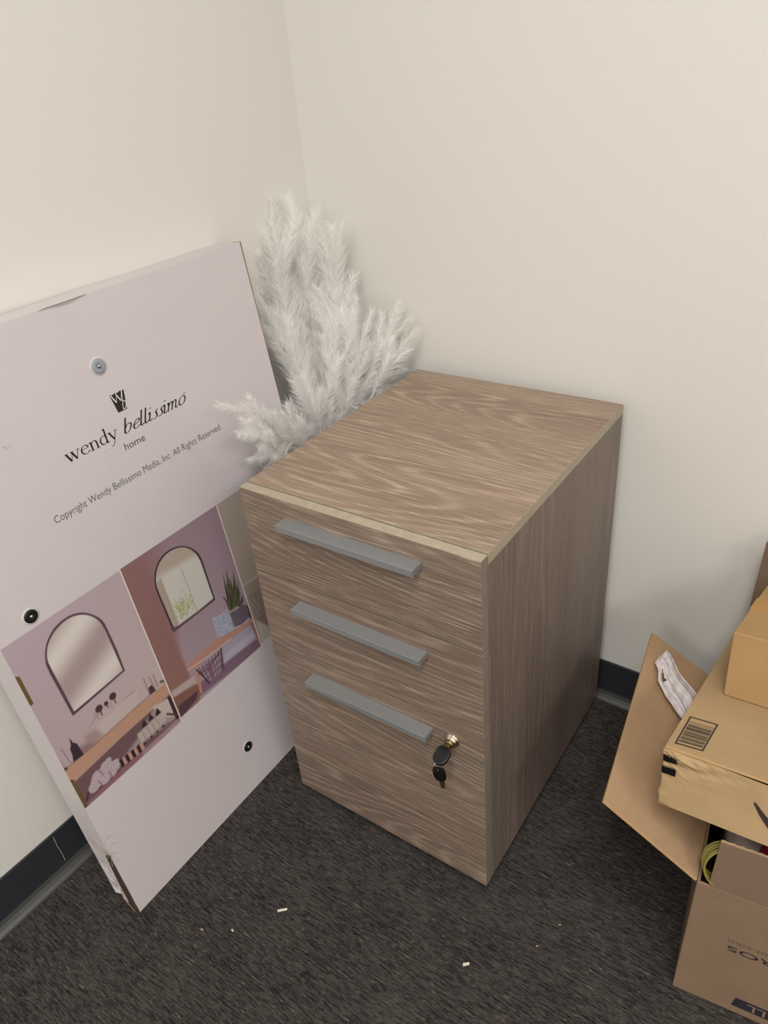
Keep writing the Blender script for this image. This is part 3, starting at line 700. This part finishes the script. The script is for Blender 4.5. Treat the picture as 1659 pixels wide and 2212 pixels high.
for i, (z0, z1, hz) in enumerate(zs):
    m = MB(); m.box((0, 0, z0), (CW, FT, z1), 1, {'-y': 0, '+z': 2 if i == 0 else 1})  # lower drawers' top edges take the darker tone as painted seam shade
    dr = m.build('drawer', [WH[i], MT['edge_shaded'], MT['edge']], cab, bevel=.0005)
    pull(dr, .0845, .3115, hz)
    if i == 2:
        m = MB(); lx, lz = .3425, .3515
        m.lathe((lx, 0, lz), (0, -1, 0), [(.0125, -.001), (.0125, .0012), (.0105, .003), (.0098, .0032), (.0096, .0062), (.0085, .0072), (.0070, .0074)], 36)
        lk = m.build('lock', MT['chrome'], dr, smooth=True)
        m = MB(); m.lathe((lx, 0, lz), (0, -1, 0), [(.0072, .0060), (.0072, .0105), (.0066, .0112), (0, .0112)], 28)
        m.build('lock_core', MT['brass'], lk, smooth=True)
for (x, y) in ((.05, .06), (CW-.05, .06), (.05, CD-.06), (CW-.05, CD-.06)):
    m = MB(); m.lathe((x-.009, y, .0185), (1, 0, 0), [(0, 0), (.015, 0), (.0185, .003), (.0185, .015), (.015, .018), (0, .018)], 28)
    ca = m.build('caster', MT['black'], cab, smooth=False)
    m = MB(); m.box((x-.013, y-.012, .030), (x+.013, y+.012, .048)); m.tube([(x-.013, y, .0185), (x+.013, y, .0185)], .003, 8); m.build('caster_fork', MT['blackmetal'], ca)

# keys hanging from the lock
kx, kz = .3425, .3515
def cw(x, y, z):
    c_, s_ = math.cos(CYAW), math.sin(CYAW); return np.array([CX+c_*x-s_*y, CY+s_*x+c_*y, z])
keys = empty('key_set', tuple(cw(kx, -.012, kz)), CYAW)
tag(keys, 'two black-headed keys on a ring hanging from the cabinet lock', 'keys')
KL = np.array([kx, -.012, kz])
def lk_(m): m.v = [tuple(np.asarray(p)-KL) for p in m.v]; return m
def keyhead(m, o, d, n, L_, W_, t):
    """rounded key bow: starts at o, runs along d, width W_, thickness t along n"""
    d = np.asarray(d, float); d /= np.linalg.norm(d); n = np.asarray(n, float); n -= d*(d@n); n /= np.linalg.norm(n); s_ = np.cross(d, n)
    out = [(.0, .34), (.12, .46), (.3, .5), (.6, .5), (.82, .42), (.96, .25), (1, .0)]
    pts = [(a*L_, b*W_) for a, b in out]+[(a*L_, -b*W_) for a, b in reversed(out[:-1])]
    m.slab([np.asarray(o)+d*a+s_*b+n*t/2 for a, b in pts], n, t)
    return d, s_, n
# first key: blade in the lock, bow sticking out and drooping
m = MB(); m.box((kx-.0035, -.0185, kz-.0012), (kx+.0035, -.0105, kz+.0012)); b1 = lk_(m).build('key_blade', MT['brass'], keys, bevel=.0003)
m = MB(); keyhead(m, (kx, -.017, kz), (-.05, -1, -.38), (0, -.1, 1), .027, .022, .0075); m.box((kx-.007, -.023, kz-.0045), (kx+.007, -.0165, kz+.003)); lk_(m).build('key_head', MT['black'], keys, bevel=.001)
m = MB(); R0 = .0105; rc = np.array([kx-.002, -.0385, kz-.0165])
m.tube([rc+R0*np.array([.25*math.cos(a), .80*math.cos(a), math.sin(a)]) for a in np.linspace(0, 2*math.pi, 36, endpoint=False)], .0007, 8, closed=True)
lk_(m).build('split_ring', MT['chrome'], keys, smooth=True)
m = MB(); o2 = np.array([kx-.003, -.037, kz-.0235]); dv = np.array([.08, .12, -1.])
keyhead(m, o2, dv, (.35, -1, -.2), .031, .019, .004); lk_(m).build('key_head', MT['black'], keys, bevel=.0008)
m = MB(); dv_ = dv/np.linalg.norm(dv); nn_ = np.array([.5, -1, 0.]); nn_ -= dv_*(nn_@dv_); nn_ /= np.linalg.norm(nn_); sv = np.cross(dv_, nn_)
a0 = o2+dv_*.029
pts = [(0, -.0035), (.012, -.0035), (.014, -.0015), (.016, -.0028), (.018, -.001), (.020, -.002), (.022, .0), (.020, .0032), (0, .0035)]
m.slab([a0+dv_*a+sv*b for a, b in pts], nn_, .0018); lk_(m).build('key_blade', MT['brass'], keys)

# ------------------------------------------------------------------ white plumes
def plume(name_pts, deps, label, dens=1.0, wid=1.0, seed=0, nfr=30, start=.32):
    r_ = np.random.default_rng(seed+40)
    P = [atdep(p, d) for p, d in zip(name_pts, deps)]
    foot = PF[seed % len(PF)]
    path = smooth_path([np.array(foot)]+P, 26); L = len(path); path = np.array(path)
    seg = np.r_[0, np.cumsum(np.linalg.norm(np.diff(path, axis=0), axis=1))]; tot = seg[-1]
    root = empty('pampas_plume', tuple(foot)); tag(root, label, 'decorative plume', 'white feathery plumes in the corner')
    o0 = np.array(foot); in_front = seed in (5, 6)
    def keepout(pp):
        # fibres bend away from the walls, the carton and the cabinet side instead of passing through them
        pp[0] = max(pp[0], .003); pp[1] = min(pp[1], -.003)
        d = pp-B0; n_, u_, v_ = d@BN, d@BU, d@BV
        if u_ < BW+.003 and v_ < BH and -BT-.003 < n_ < .003:
            if in_front: pp += BN*(.003-n_)
            else: pp += BU*(BW+.0035-u_)
        if pp[2] < CH+.001 and pp[0] > CX-.014: pp[0] = CX-.014
    m = MB(); m.tube([q-o0 for q in path[::3]], [.0026*(1-.8*i/len(path[::3])) for i in range(len(path[::3]))], 7)
    m.build('stem', MT['stem'], root, smooth=True)
    V = []; Fc = []
    def at(s_):
        s_ = min(max(s_, 0), tot); i = min(np.searchsorted(seg, s_), L-1); i = max(i, 1)
        t = (s_-seg[i-1])/(seg[i]-seg[i-1]+1e-12); q = path[i-1]*(1-t)+path[i]*t; d = path[i]-path[i-1]; return q, d/np.linalg.norm(d)
    def hair(q, d, ln, wd, bend):
        side = np.cross(d, r_.normal(size=3)); side /= np.linalg.norm(side)+1e-9
        p1 = q+d*ln*.5; d2 = d+bend; d2 /= np.linalg.norm(d2); p2 = p1+d2*ln*.5
        for pp in (q, p1, p2): keepout(pp)
        b = len(V); V.extend([q-side*wd, q+side*wd, p1+side*wd*.7, p1-side*wd*.7, p2]); Fc.append((b, b+1, b+2, b+3)); Fc.append((b+3, b+2, b+4))
    fr = [(start*tot, None)]
    ss = np.linspace(start, .985, nfr)
    for i, s_ in enumerate(ss):
        q, d = at(s_*tot); az = i*2.399+r_.random()*.5
        a = np.cross(d, [0, 0, 1.]); a = a/np.linalg.norm(a) if np.linalg.norm(a) > .1 else np.array([1., 0, 0]); b = np.cross(d, a)
        o = math.cos(az)*a+math.sin(az)*b; sp = .30*(1-.2*s_)
        fl = (.115+.04*r_.random())*wid*(1-.35*(s_-start)/(1-start))
        dv = d+o*sp; dv /= np.linalg.norm(dv); npt = 12; pp = q.copy(); sub = [pp.copy()]
        for k in range(npt):
            dv = dv+d*.03+o*.015+np.array([0, 0, -.012]); dv /= np.linalg.norm(dv); pp = pp+dv*fl/npt
            keepout(pp); sub.append(pp.copy())
        sub = np.array(sub)
        nh = int(430*dens*fl/.1)
        flat = np.cross(dv, r_.normal(size=3)); flat /= np.linalg.norm(flat)
        for h in range(nh):
            t = (h+r_.random())/nh*npt*.999; k = int(t); q2 = sub[k]*(1-t+k)+sub[k+1]*(t-k); dd_ = sub[k+1]-sub[k]; dd_ = dd_/(np.linalg.norm(dd_)+1e-9)
            sgn = 1 if h % 2 else -1
            oo = flat*sgn + r_.normal(size=3)*.6; oo -= dd_*(oo@dd_); oo /= np.linalg.norm(oo)
            tt = t/npt; ln = .036*wid*(.55+.45*math.sin(math.pi*min(1, tt*1.1+.15)))*(.75+.5*r_.random())
            hair(q2.copy(), dd_*.80+oo*.62, ln, .00026, dd_*.25+np.array([0, 0, -.10]))
        # sub rachis
        b_ = len(V); 
        sd_ = np.cross(dv, [.3, .5, .8]); sd_ /= np.linalg.norm(sd_)
        for k in range(npt+1): wq = .00035*(1-k/npt)+.0001; V.extend([sub[k]-sd_*wq, sub[k]+sd_*wq])
        for k in range(npt): Fc.append((b_+2*k, b_+2*k+1, b_+2*k+3, b_+2*k+2))
    me = bpy.data.meshes.new('plume_fibres'); me.from_pydata([tuple(np.asarray(v)-o0) for v in V], [], Fc); me.materials.append(MT['feather'])
    o = bpy.data.objects.new('plume_fibres', me); C.objects.link(o); o.parent = root
    return root
PF = [(.150+.02*math.cos(k*2.4), -.135+.03*math.sin(k*2.4), .001) for k in range(9)]
#           pixel path (low to high)                               horizontal depths
plume([(705, 960), (660, 790), (618, 680), (606, 555)], [1.31, 1.36, 1.39, 1.41], 'tallest white plume, leftmost of the upright ones, tip against the wall corner', 1.2, 1.15, 0, 36)
plume([(722, 950), (700, 790), (672, 670), (662, 545)], [1.34, 1.38, 1.42, 1.44], 'upright white plume reaching up just right of the wall corner line', 1.2, 1.1, 1, 34)
plume([(735, 940), (738, 780), (728, 670), (718, 570)], [1.33, 1.36, 1.40, 1.42], 'upright white plume arching over on the right side of the tall cluster', 1.2, 1.1, 2, 34)
plume([(745, 930), (780, 850), (815, 770), (840, 718)], [1.33, 1.34, 1.35, 1.36], 'short white plume leaning right with its tip spread against the back wall', 1.0, .85, 3, 24, .5)
plume([(752, 930), (795, 870), (825, 812), (846, 770)], [1.32, 1.32, 1.32, 1.33], 'lower white plume leaning right just above the cabinet top', 1.0, .8, 4, 22, .5)
plume([(670, 985), (610, 950), (575, 910), (545, 890)], [1.26, 1.20, 1.15, 1.12], 'white plume drooping left in front of the carton, upper of two', 1.0, .8, 5, 22, .52)
plume([(665, 1000), (610, 985), (585, 960), (555, 936)], [1.24, 1.17, 1.12, 1.09], 'white plume drooping left in front of the carton lettering, lower of two', 1.0, .75, 6, 20, .55)
plume([(690, 960), (668, 880), (640, 800), (612, 730)], [1.28, 1.30, 1.32, 1.34], 'shorter white plume between the carton edge and the tall plumes', 1.0, 1.0, 7, 26, .45)
plume([(700, 960), (715, 880), (722, 800), (715, 730)], [1.27, 1.29, 1.31, 1.33], 'shorter white plume standing in front of the tall cluster, above the cabinet edge', 1.0, 1.0, 8, 26, .45)
plume([(742, 940), (758, 870), (768, 800), (764, 735)], [1.29, 1.30, 1.32, 1.33], 'shorter white plume filling the gap left of the right-leaning plumes', 1.0, .95, 9, 24, .48)

# ------------------------------------------------------------------ cardboard boxes on the right
LBX, LBY, LYAW, LH, LD_ = .955, -.4956, .1364, .2653, .363
LW_ = .42
lo = np.array([LBX, LBY, 0.]); lw = np.array([math.cos(LYAW), math.sin(LYAW), 0]); ldv = np.array([-math.sin(LYAW), math.cos(LYAW), 0]); UP = np.array([0, 0, 1.])
bx = empty('moving_box', tuple(lo+lw*LW_/2+ldv*LD_/2)); BL = np.array(bx.location)
tag(bx, 'open brown cardboard moving box on the carpet with flaps spread, bottom of the stack', 'cardboard box')
def rb(m, o): m.v = [tuple(np.asarray(p)-o) for p in m.v]; return m
fr = (lo, lw, ldv, UP); T_ = .004
m = MB()
m.box((0, 0, .001), (LW_, T_, LH), fr=fr); m.box((0, LD_-T_, .001), (LW_, LD_, LH), fr=fr)
m.box((0, T_, .001), (T_, LD_-T_, LH), fr=fr); m.box((LW_-T_, T_, .001), (LW_, LD_-T_, LH), fr=fr); m.box((T_, T_, .001), (LW_-T_, LD_-T_, .006), fr=fr)
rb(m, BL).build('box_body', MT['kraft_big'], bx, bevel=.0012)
Tc = lo+UP*LH
# left flap, spread outward
hd = np.array([-.1276, -.0175, .0897]); n_fl = np.cross(ldv, hd); n_fl /= np.linalg.norm(n_fl)
if n_fl[2] < 0: n_fl = -n_fl
Q1 = onpl((1304, 1731), Tc, n_fl); Q2 = onpl((1410, 1366), Tc, n_fl); Tb = Tc+ldv*(LD_-.002)
m = MB(); m.slab([Tc+ldv*.002, Tb, Q2, Q1], n_fl, .0042, 0, 1)
rb(m, BL).build('flap', [MT['kraft'], MT['kraft_edge']], bx, bevel=.0008)
# front flap, standing up and leaning slightly in
fd = UP*math.cos(.12)+ldv*math.sin(.12); fn = np.cross(lw, fd)
f0 = Tc+lw*.014; FL = .082
m = MB(); m.slab([f0, Tc+lw*(LW_-.003), Tc+lw*(LW_-.006)+fd*FL, f0+lw*.002+fd*FL], -fn if fn[1] > 0 else fn, .004, 0, 1)
ff = rb(m, BL).build('flap', [MT['kraft_in_shaded'], MT['kraft_edge']], bx, bevel=.0005)
# corrugation wave visible in the top edge of the front flap
m = MB(); wv = []
for k in range(0, 260):
    t = k*.0015; q = f0+lw*(.003+t)+fd*(FL+.0003)-ldv*(-.0020)+ldv*(.0012*math.sin(k*.9))
    wv.append(q)
m.tube(wv, .00045, 4); rb(m, BL); m.v = [tuple(v) for v in m.v]; m.build('flute', MT['edge'], ff)
# right flap and rear flap (spread, rear one hangs behind)
m = MB(); r0 = Tc+lw*LW_; m.slab([r0+ldv*.002, r0+ldv*(LD_-.002), r0+ldv*(LD_-.002)+lw*.13+UP*.05, r0+ldv*.002+lw*.13+UP*.05], np.array([-.36, 0, .93]), .004, 0, 1); rb(m, BL).build('flap', [MT['kraft'], MT['kraft_edge']], bx)
m = MB(); r0 = Tc+ldv*LD_; dn = -UP*.99+ldv*.12; m.slab([r0+lw*.004, r0+lw*(LW_-.004), r0+lw*(LW_-.006)+dn*.15, r0+lw*.006+dn*.15], ldv, .004, 0, 1); rb(m, BL).build('flap', [MT['kraft'], MT['kraft_edge']], bx)
# upside-down print on the front of the moving box
def fpx(p): d = onpl(p, lo, ldv)-lo; return np.array([d@lw, d[2]])
m = MB(); ofr = lo-ldv*.0006
a = fpx((1573, 2040)); 
put_text(m, 'PROS', ofr, -lw, -UP, -a[0]-.072, -a[0], -(a[1]-.001), .0115, 'P', 0)
m.v = m.v; rb(m, BL).build('box_lettering', MT['inknavy'], bx)
m = MB(); a2 = fpx((1575, 2027)); put_text(m, 'pros.com', ofr, -lw, -UP, -a2[0]-.062, -a2[0], -(a2[1]-.001), .006, 'm', 0, -.02)
rb(m, BL).build('box_lettering', MT['inkgrey'], bx)
c0, c1 = fpx((1591, 2155)), fpx((1583, 2174))
m = MB(); zt = c0[1]; zb_ = c0[1]-.022
m.poly([ofr+lw*(c0[0]-.001)+UP*zt, ofr+lw*(c0[0]-.004)+UP*zb_, ofr+lw*(c0[0]+.16)+UP*zb_, ofr+lw*(c0[0]+.16)+UP*zt])
pn_ = rb(m, BL).build('printed_panel', MT['inknavy'], bx)
m = MB(); put_text(m, 'SMALL', ofr-ldv*.0005, -lw, -UP, -(c0[0]+.090), -(c0[0]+.014), -(zt-.0035), .0150, 'L', 0, .012)
rb(m, BL).build('panel_lettering', MT['kraft_big'], pn_)

# contents of the moving box
def blob(name, mat, o, rx, ry, rz, seed, amp, label, cat):
    r_ = np.random.default_rng(seed); bm = bmesh.new(); bmesh.ops.create_icosphere(bm, subdivisions=5, radius=1.0)
    W_ = r_.normal(size=(14, 3))*np.array([4, 4, 4]); ph = r_.random(14)*6.28
    for v in bm.verts:
        p = np.array(v.co); s_ = 0
        for k in range(14): s_ += abs(math.sin(p@W_[k]+ph[k]))/(1+.25*k)
        s_ = s_/5-.5; q = p*(1+amp*s_)
        q = np.sign(q)*np.abs(q)**.38
        v.co = (q[0]*rx, q[1]*ry, max(q[2], -.95)*rz)
    me = bpy.data.meshes.new(name); bm.to_mesh(me); bm.free(); me.materials.append(mat)
    me.polygons.foreach_set('use_smooth', [True]*len(me.polygons))
    ob = bpy.data.objects.new(name, me); ob.location = tuple(o); ob.rotation_euler = (0, 0, LYAW); C.objects.link(ob); tag(ob, label, cat); return ob
blob('plastic_bag', MT['greybag'], lo+lw*.115+ldv*.178+UP*.158, .090, .142, .143, 3, .10, 'crumpled grey translucent bag stuffed inside the open moving box', 'bag')
blob('fabric_bundle', MT['red'], lo+lw*.100+ldv*.042+UP*.298, .036, .020, .018, 5, .10, 'red fabric bundle peeking out behind the front flap of the open moving box', 'fabric')
# coil of yellow-green cord in the front left corner
cc = Tc+lw*.024+ldv*.020+UP*.026
coil = empty('cord_coil', tuple(cc)); tag(coil, 'coil of yellow-green cord in the left corner of the open box', 'cord')
m = MB(); ax1 = np.array([.80, .40, .0]); ax1 /= np.linalg.norm(ax1); ax2 = UP*.93+np.array([-.1, .2, 0]); ax3 = np.cross(ax1, ax2); ax3 /= np.linalg.norm(ax3)
pts = []
for k in range(9*28):
    an = 2*math.pi*k/28; r1 = .029-.0012*math.sin(k*.05); pts.append(ax3*(.0024*k/28-.010)+ax1*r1*.8*math.cos(an)+ax2*r1*math.sin(an))
m.tube(pts, .0010, 6); m.build('cord_loops', MT['cord'], coil, smooth=True)

# flat shipping box, tipped back on the moving box
def eul(yaw, px, ry):
    w_ = np.array([math.cos(yaw)*math.cos(ry), math.sin(yaw)*math.cos(ry), math.sin(ry)])
    d_ = np.array([-math.sin(yaw)*math.cos(px), math.cos(yaw)*math.cos(px), math.sin(px)]); d_ -= w_*(d_@w_); d_ /= np.linalg.norm(d_)
    return w_, d_, np.cross(w_, d_)
aw, ad, au = eul(.0035, -.2438, .0708)
AO = np.array([.8900, -.4869, .370]); AH, AD_, AW_ = .0860, .437, .50
ab = empty('shipping_box', tuple(AO)); tag(ab, 'flat brown shipping box with a barcode on its lid, tipped back on the moving box', 'cardboard box')
# body with a crumpled left front corner
m = MB(); nx, nz = 130, 44
def dent(x, z):
    d = math.exp(-((x/.055)**2+((z-AH)/.030)**2)); n_ = noise.noise(Vector((x*25, z*120, 1.7))); n2 = noise.noise(Vector((x*60+4, z*180+x*90, 5.1)))
    e = .0016*math.exp(-(x/.02)**2)*noise.noise(Vector((x*40, z*70, 9.)))
    return .0075*d*n_+.004*d*n2+e-.0012*d+.0006*noise.noise(Vector((x*14, z*25, 3.)))
def topz(x): return AH-.0035-.0085*min(1, max(0, (x-.05)/.3))
for i in range(nx+1):
    x = AW_*(i/nx)**1.6
    for j in range(nz+1):
        z = topz(x)*j/nz; inset = .004*math.exp(-((x/.012)**2))*(1 if j in (0, nz) else .3)
        P = AO+aw*(x+(.002*math.sin(z*210+1) if i == 0 else 0)+(.002 if i == 0 and j == 0 else 0))+ad*(dent(x, z)+inset)+au*(z+(.002 if (i < 6 and j == 0) else 0)); m.v.append(tuple(P))
for i in range(nx):
    for j in range(nz):
        a = i*(nz+1)+j; m.f.append((a, a+nz+1, a+nz+2, a+1)); m.m.append(0)
# remaining faces
f0_ = len(m.v)
def A3(x, y, z): return AO+aw*x+ad*y+au*z
m.poly([A3(0, 0, 0), A3(0, 0, AH-.0035), A3(0, AD_, AH-.0035), A3(0, AD_, 0)], 0); m.poly([A3(0, AD_, 0), A3(0, AD_, AH-.0035), A3(AW_, AD_, AH-.0035), A3(AW_, AD_, 0)], 0)
m.poly([A3(AW_, 0, 0), A3(AW_, AD_, 0), A3(AW_, AD_, AH-.004), A3(AW_, 0, AH-.012)], 0); m.poly([A3(0, 0, 0), A3(0, AD_, 0), A3(AW_, AD_, 0), A3(AW_, 0, 0)], 0)
m.poly([A3(0, .006, AH-.006), A3(AW_, .006, AH-.014), A3(AW_, .03, AH-.014), A3(0, .03, AH-.006)], 1)  # dark strip stands for the shade in the gap under the lid
rb(m, AO).build('box_body', [MT['kraft_flat'], MT['gap_shade']], ab)
m = MB(); m.slab([A3(-.0005, -.0015, AH), A3(AW_, .0015, AH), A3(AW_, AD_, AH), A3(-.0005, AD_, AH)], au, .0034, 0, 1)
lid = rb(m, AO).build('lid', [MT['kraft_flat'], MT['kraft_edge']], ab, bevel=.0007)
m = MB(); g0 = A3(0, AD_-.001, AH-.001)
m.slab([g0+aw*.004, g0+aw*(AW_-.004), g0+aw*(AW_-.006)+UP*.165-np.array([0, .004, 0]), g0+aw*.012+UP*.165-np.array([0, .004, 0]), g0+aw*.008+UP*.158-np.array([0, .004, 0])], np.array([0, -1., 0]), .004, 0, 1)
rb(m, AO).build('flap', [MT['kraft_in_shaded'], MT['kraft_edge']], ab, bevel=.0005)
# barcode on the lid
def tpx(p): P = onpl(p, A3(0, 0, AH), au); return P+au*.0006
def quadlerp(Q, s_, t): return (Q[0]*(1-s_)+Q[1]*s_)*(1-t)+(Q[3]*(1-s_)+Q[2]*s_)*t
Q = [tpx(q) for q in ((1490.5, 1548), (1552, 1566), (1519, 1623.5), (1457, 1606))]
m = MB()
def bar(s0, s1, t0, t1): m.poly([quadlerp(Q, s0, t0), quadlerp(Q, s1, t0), quadlerp(Q, s1, t1), quadlerp(Q, s0, t1)])
bar(0, 1, 0, .03); bar(0, 1, .965, 1); bar(0, .055, 0, 1); bar(.945, 1, 0, 1)
t = .17
for wd, gp in ((.012, .05), (.012, .04), (.03, .02), (.018, .03), (.045, .018), (.02, .03), (.012, .03), (.03, .022), (.01, .02), (.035, .03), (.012, .025), (.01, .018), (.028, .02), (.01, .03), (.012, .018), (.03, .015)):
    bar(.09, .92, t, t+wd); t += wd+gp
rb(m, AO).build('barcode', MT['inksoft'], lid)
# black tape dashes at the left edge, and the start of a curved arrow on the front
def apx(p): return onpl(p, AO, ad)
m = MB()
for (x0, z0) in ((.0, .0655), (.0, .0480)):
    for k in range(4):
        xa, xb = x0-.0005+k*.0042, x0-.0005+(k+1)*.0042
        m.poly([A3(xa, dent(max(xa, 0), z0)-.0022, z0), A3(xb, dent(xb, z0)-.0022, z0-.0005), A3(xb, dent(xb, z0+.0095)-.0022, z0+.009), A3(xa, dent(max(xa, 0), z0+.0095)-.0022, z0+.0105)])
rb(m, AO).build('tape_dash', MT['black'], ab)
m = MB(); cen = [(1630, 1733), (1636, 1742), (1644, 1756), (1654, 1770), (1668, 1788), (1690, 1812)]; wds = [2.2, 3.6, 5.2, 6.5, 8, 10]
for i in range(len(cen)-1):
    q = []
    for (x, y), wd, sg in ((cen[i], wds[i], -1), (cen[i+1], wds[i+1], -1), (cen[i+1], wds[i+1], 1), (cen[i], wds[i], 1)):
        q.append(apx((x-sg*wd*.75, y+sg*wd*.5))-ad*.0012)
    m.poly(q)
rb(m, AO).build('printed_arrow', MT['inksoft'], ab)

# small box on top
P1 = onpl((1562, 1501), A3(0, 0, AH), au)+au*.0006
uyaw = -.03; uw = math.cos(uyaw)*aw+math.sin(uyaw)*ad; ud = np.cross(au, uw); UH, UD_, UW_ = .0965, .20, .28
ub = empty('small_box', tuple(P1)); tag(ub, 'small closed brown cardboard box on top of the stack', 'cardboard box')
m = MB(); m.box((0, 0, 0), (UW_, UD_, UH), fr=(np.zeros(3), uw, ud, au)); m.build('box_body', MT['kraft_top'], ub, bevel=.0014)
m = MB(); m.box((-.0006, UD_*.45, UH-.0002), (UW_+.0006, UD_*.45+.045, UH+.0005), fr=(np.zeros(3), uw, ud, au)); m.box((-.0008, UD_*.45, UH-.045), (-.0002, UD_*.45+.045, UH+.0005), fr=(np.zeros(3), uw, ud, au)); m.build('tape', MT['tape'], ub)

# white plastic bag end hanging over the left flap
def flp(p, off): P = onpl(p, Tc+n_fl*off, n_fl); return P
pb = MB()
rows = [  # left x,y  right x,y  (pixels read off the photograph, unrolled on the flap)
    ((1426, 1418), (1440, 1404)), ((1414, 1432), (1450, 1414)), ((1419, 1440), (1452, 1420)), ((1422, 1452), (1458, 1432)), ((1421, 1470), (1466, 1450)),
    ((1430, 1488), (1476, 1464)), ((1438, 1504), (1490, 1480)), ((1450, 1520), (1505, 1498)), ((1460, 1536), (1512, 1520)), ((1472, 1552), (1516, 1545))]
NC = 26; prev = None; rr_ = np.random.default_rng(2); rowsP = []
K2 = 5
full = []
for a, b in zip(rows[:-1], rows[1:]):
    for t in np.linspace(0, 1, K2, endpoint=False): full.append((np.array(a[0])*(1-t)+np.array(b[0])*t, np.array(a[1])*(1-t)+np.array(b[1])*t))
full.append(tuple(map(np.array, rows[-1])))
for i, (l, r_) in enumerate(full):
    row = []; T = i/(len(full)-1)
    for j in range(NC+1):
        s_ = j/NC
        h = .007+.006*math.sin(math.pi*s_)+.0032*math.sin(s_*17+T*2.2)+.0016*math.sin(s_*41-T*5)+.001*math.sin(T*40+s_*9)-.006*math.exp(-((s_-.42)/.05)**2)*(1 if T > .2 else 0)
        q = flp(tuple(l*(1-s_)+r_*s_), max(h, .0015)*(.35+.65*min(1, T*4))); row.append(q)
    rowsP.append(row)
for i in range(len(rowsP)-1):
    for j in range(NC):
        T = i/(len(rowsP)-1); s_ = (j+.5)/NC
        if .30 < T < .47 and abs(s_-.25) < .075*(T-.28)/.17: continue   # handle hole
        pb.poly([rowsP[i][j], rowsP[i][j+1], rowsP[i+1][j+1], rowsP[i+1][j]])
bo = rowsP[-1][NC//2].copy()
rb(pb, bo)
bg = pb.build('carrier_bag', MT['bag'], None, smooth=True); bg.location = tuple(bo)
bmm = bmesh.new(); bmm.from_mesh(bg.data); bmesh.ops.remove_doubles(bmm, verts=bmm.verts, dist=1e-5); bmm.to_mesh(bg.data); bmm.free()
sm_ = bg.modifiers.new('solidify', 'SOLIDIFY'); sm_.thickness = .0006
tag(bg, 'white crumpled plastic bag handle lying over the left flap of the open box', 'plastic bag')

# ------------------------------------------------------------------ bits on the carpet and wall marks
def floorpt(p, z=.0): return onpl(p, (0, 0, z), UP)
def scrap(px, L_, W_, ang, mat, label, h=.0012):
    o = floorpt(px, .002); m = MB(); c_, s_ = math.cos(ang), math.sin(ang); a = np.array([c_, s_, 0])*L_/2; b = np.array([-s_, c_, 0])*W_/2
    m.slab([-a-b*.8+UP*h, -a*.2-b+UP*(h*1.9), a-b*.5+UP*h, a+b*.7+UP*(h*2.2), -a*.1+b+UP*h, -a+b*.9+UP*(h*1.6)], UP, h*.8)
    ob = m.build('paper_scrap', mat, None); ob.location = (o[0], o[1], .001); return tag(ob, label, 'scrap', 'scraps on the carpet')
scrap((610, 1966), .016, .0045, .75, MT['scrap'], 'small white paper sliver on the carpet in front of the cabinet, left side')
scrap((1007, 2083), .010, .005, .75, MT['scrap'], 'small pale scrap on the carpet near the bottom edge, below the cabinet corner')
scrap((502, 2010), .005, .003, -.3, MT['scrap'], 'tiny pale speck on the carpet left of the white paper sliver')
scrap((1209, 1998), .0035, .002, .3, MT['dust'], 'tiny tan speck on the carpet right of the cabinet front corner')
scrap((1160, 2044), .0035, .002, .1, MT['dust'], 'tiny tan speck on the carpet, nearest below the other right speck')
scrap((436, 2008), .005, .0025, .2, MT['dust'], 'tiny tan speck on the carpet beside the foot of the carton')
# hair-thin scratch thread on the left baseboard
def lwall(p, x=.0036): return onpl(p, (x, 0, 0), np.array([1., 0, 0]))
m = MB(); m.tube([lwall((115, 1808)), lwall((124, 1828)), lwall((131, 1838)), lwall((141, 1858))], .0004, 5)
o = lwall((128, 1832)); rb(m, o); th = m.build('thread', MT['scrap'], None); th.location = tuple(o); tag(th, 'thin pale thread stuck on the dark baseboard at the left', 'thread')
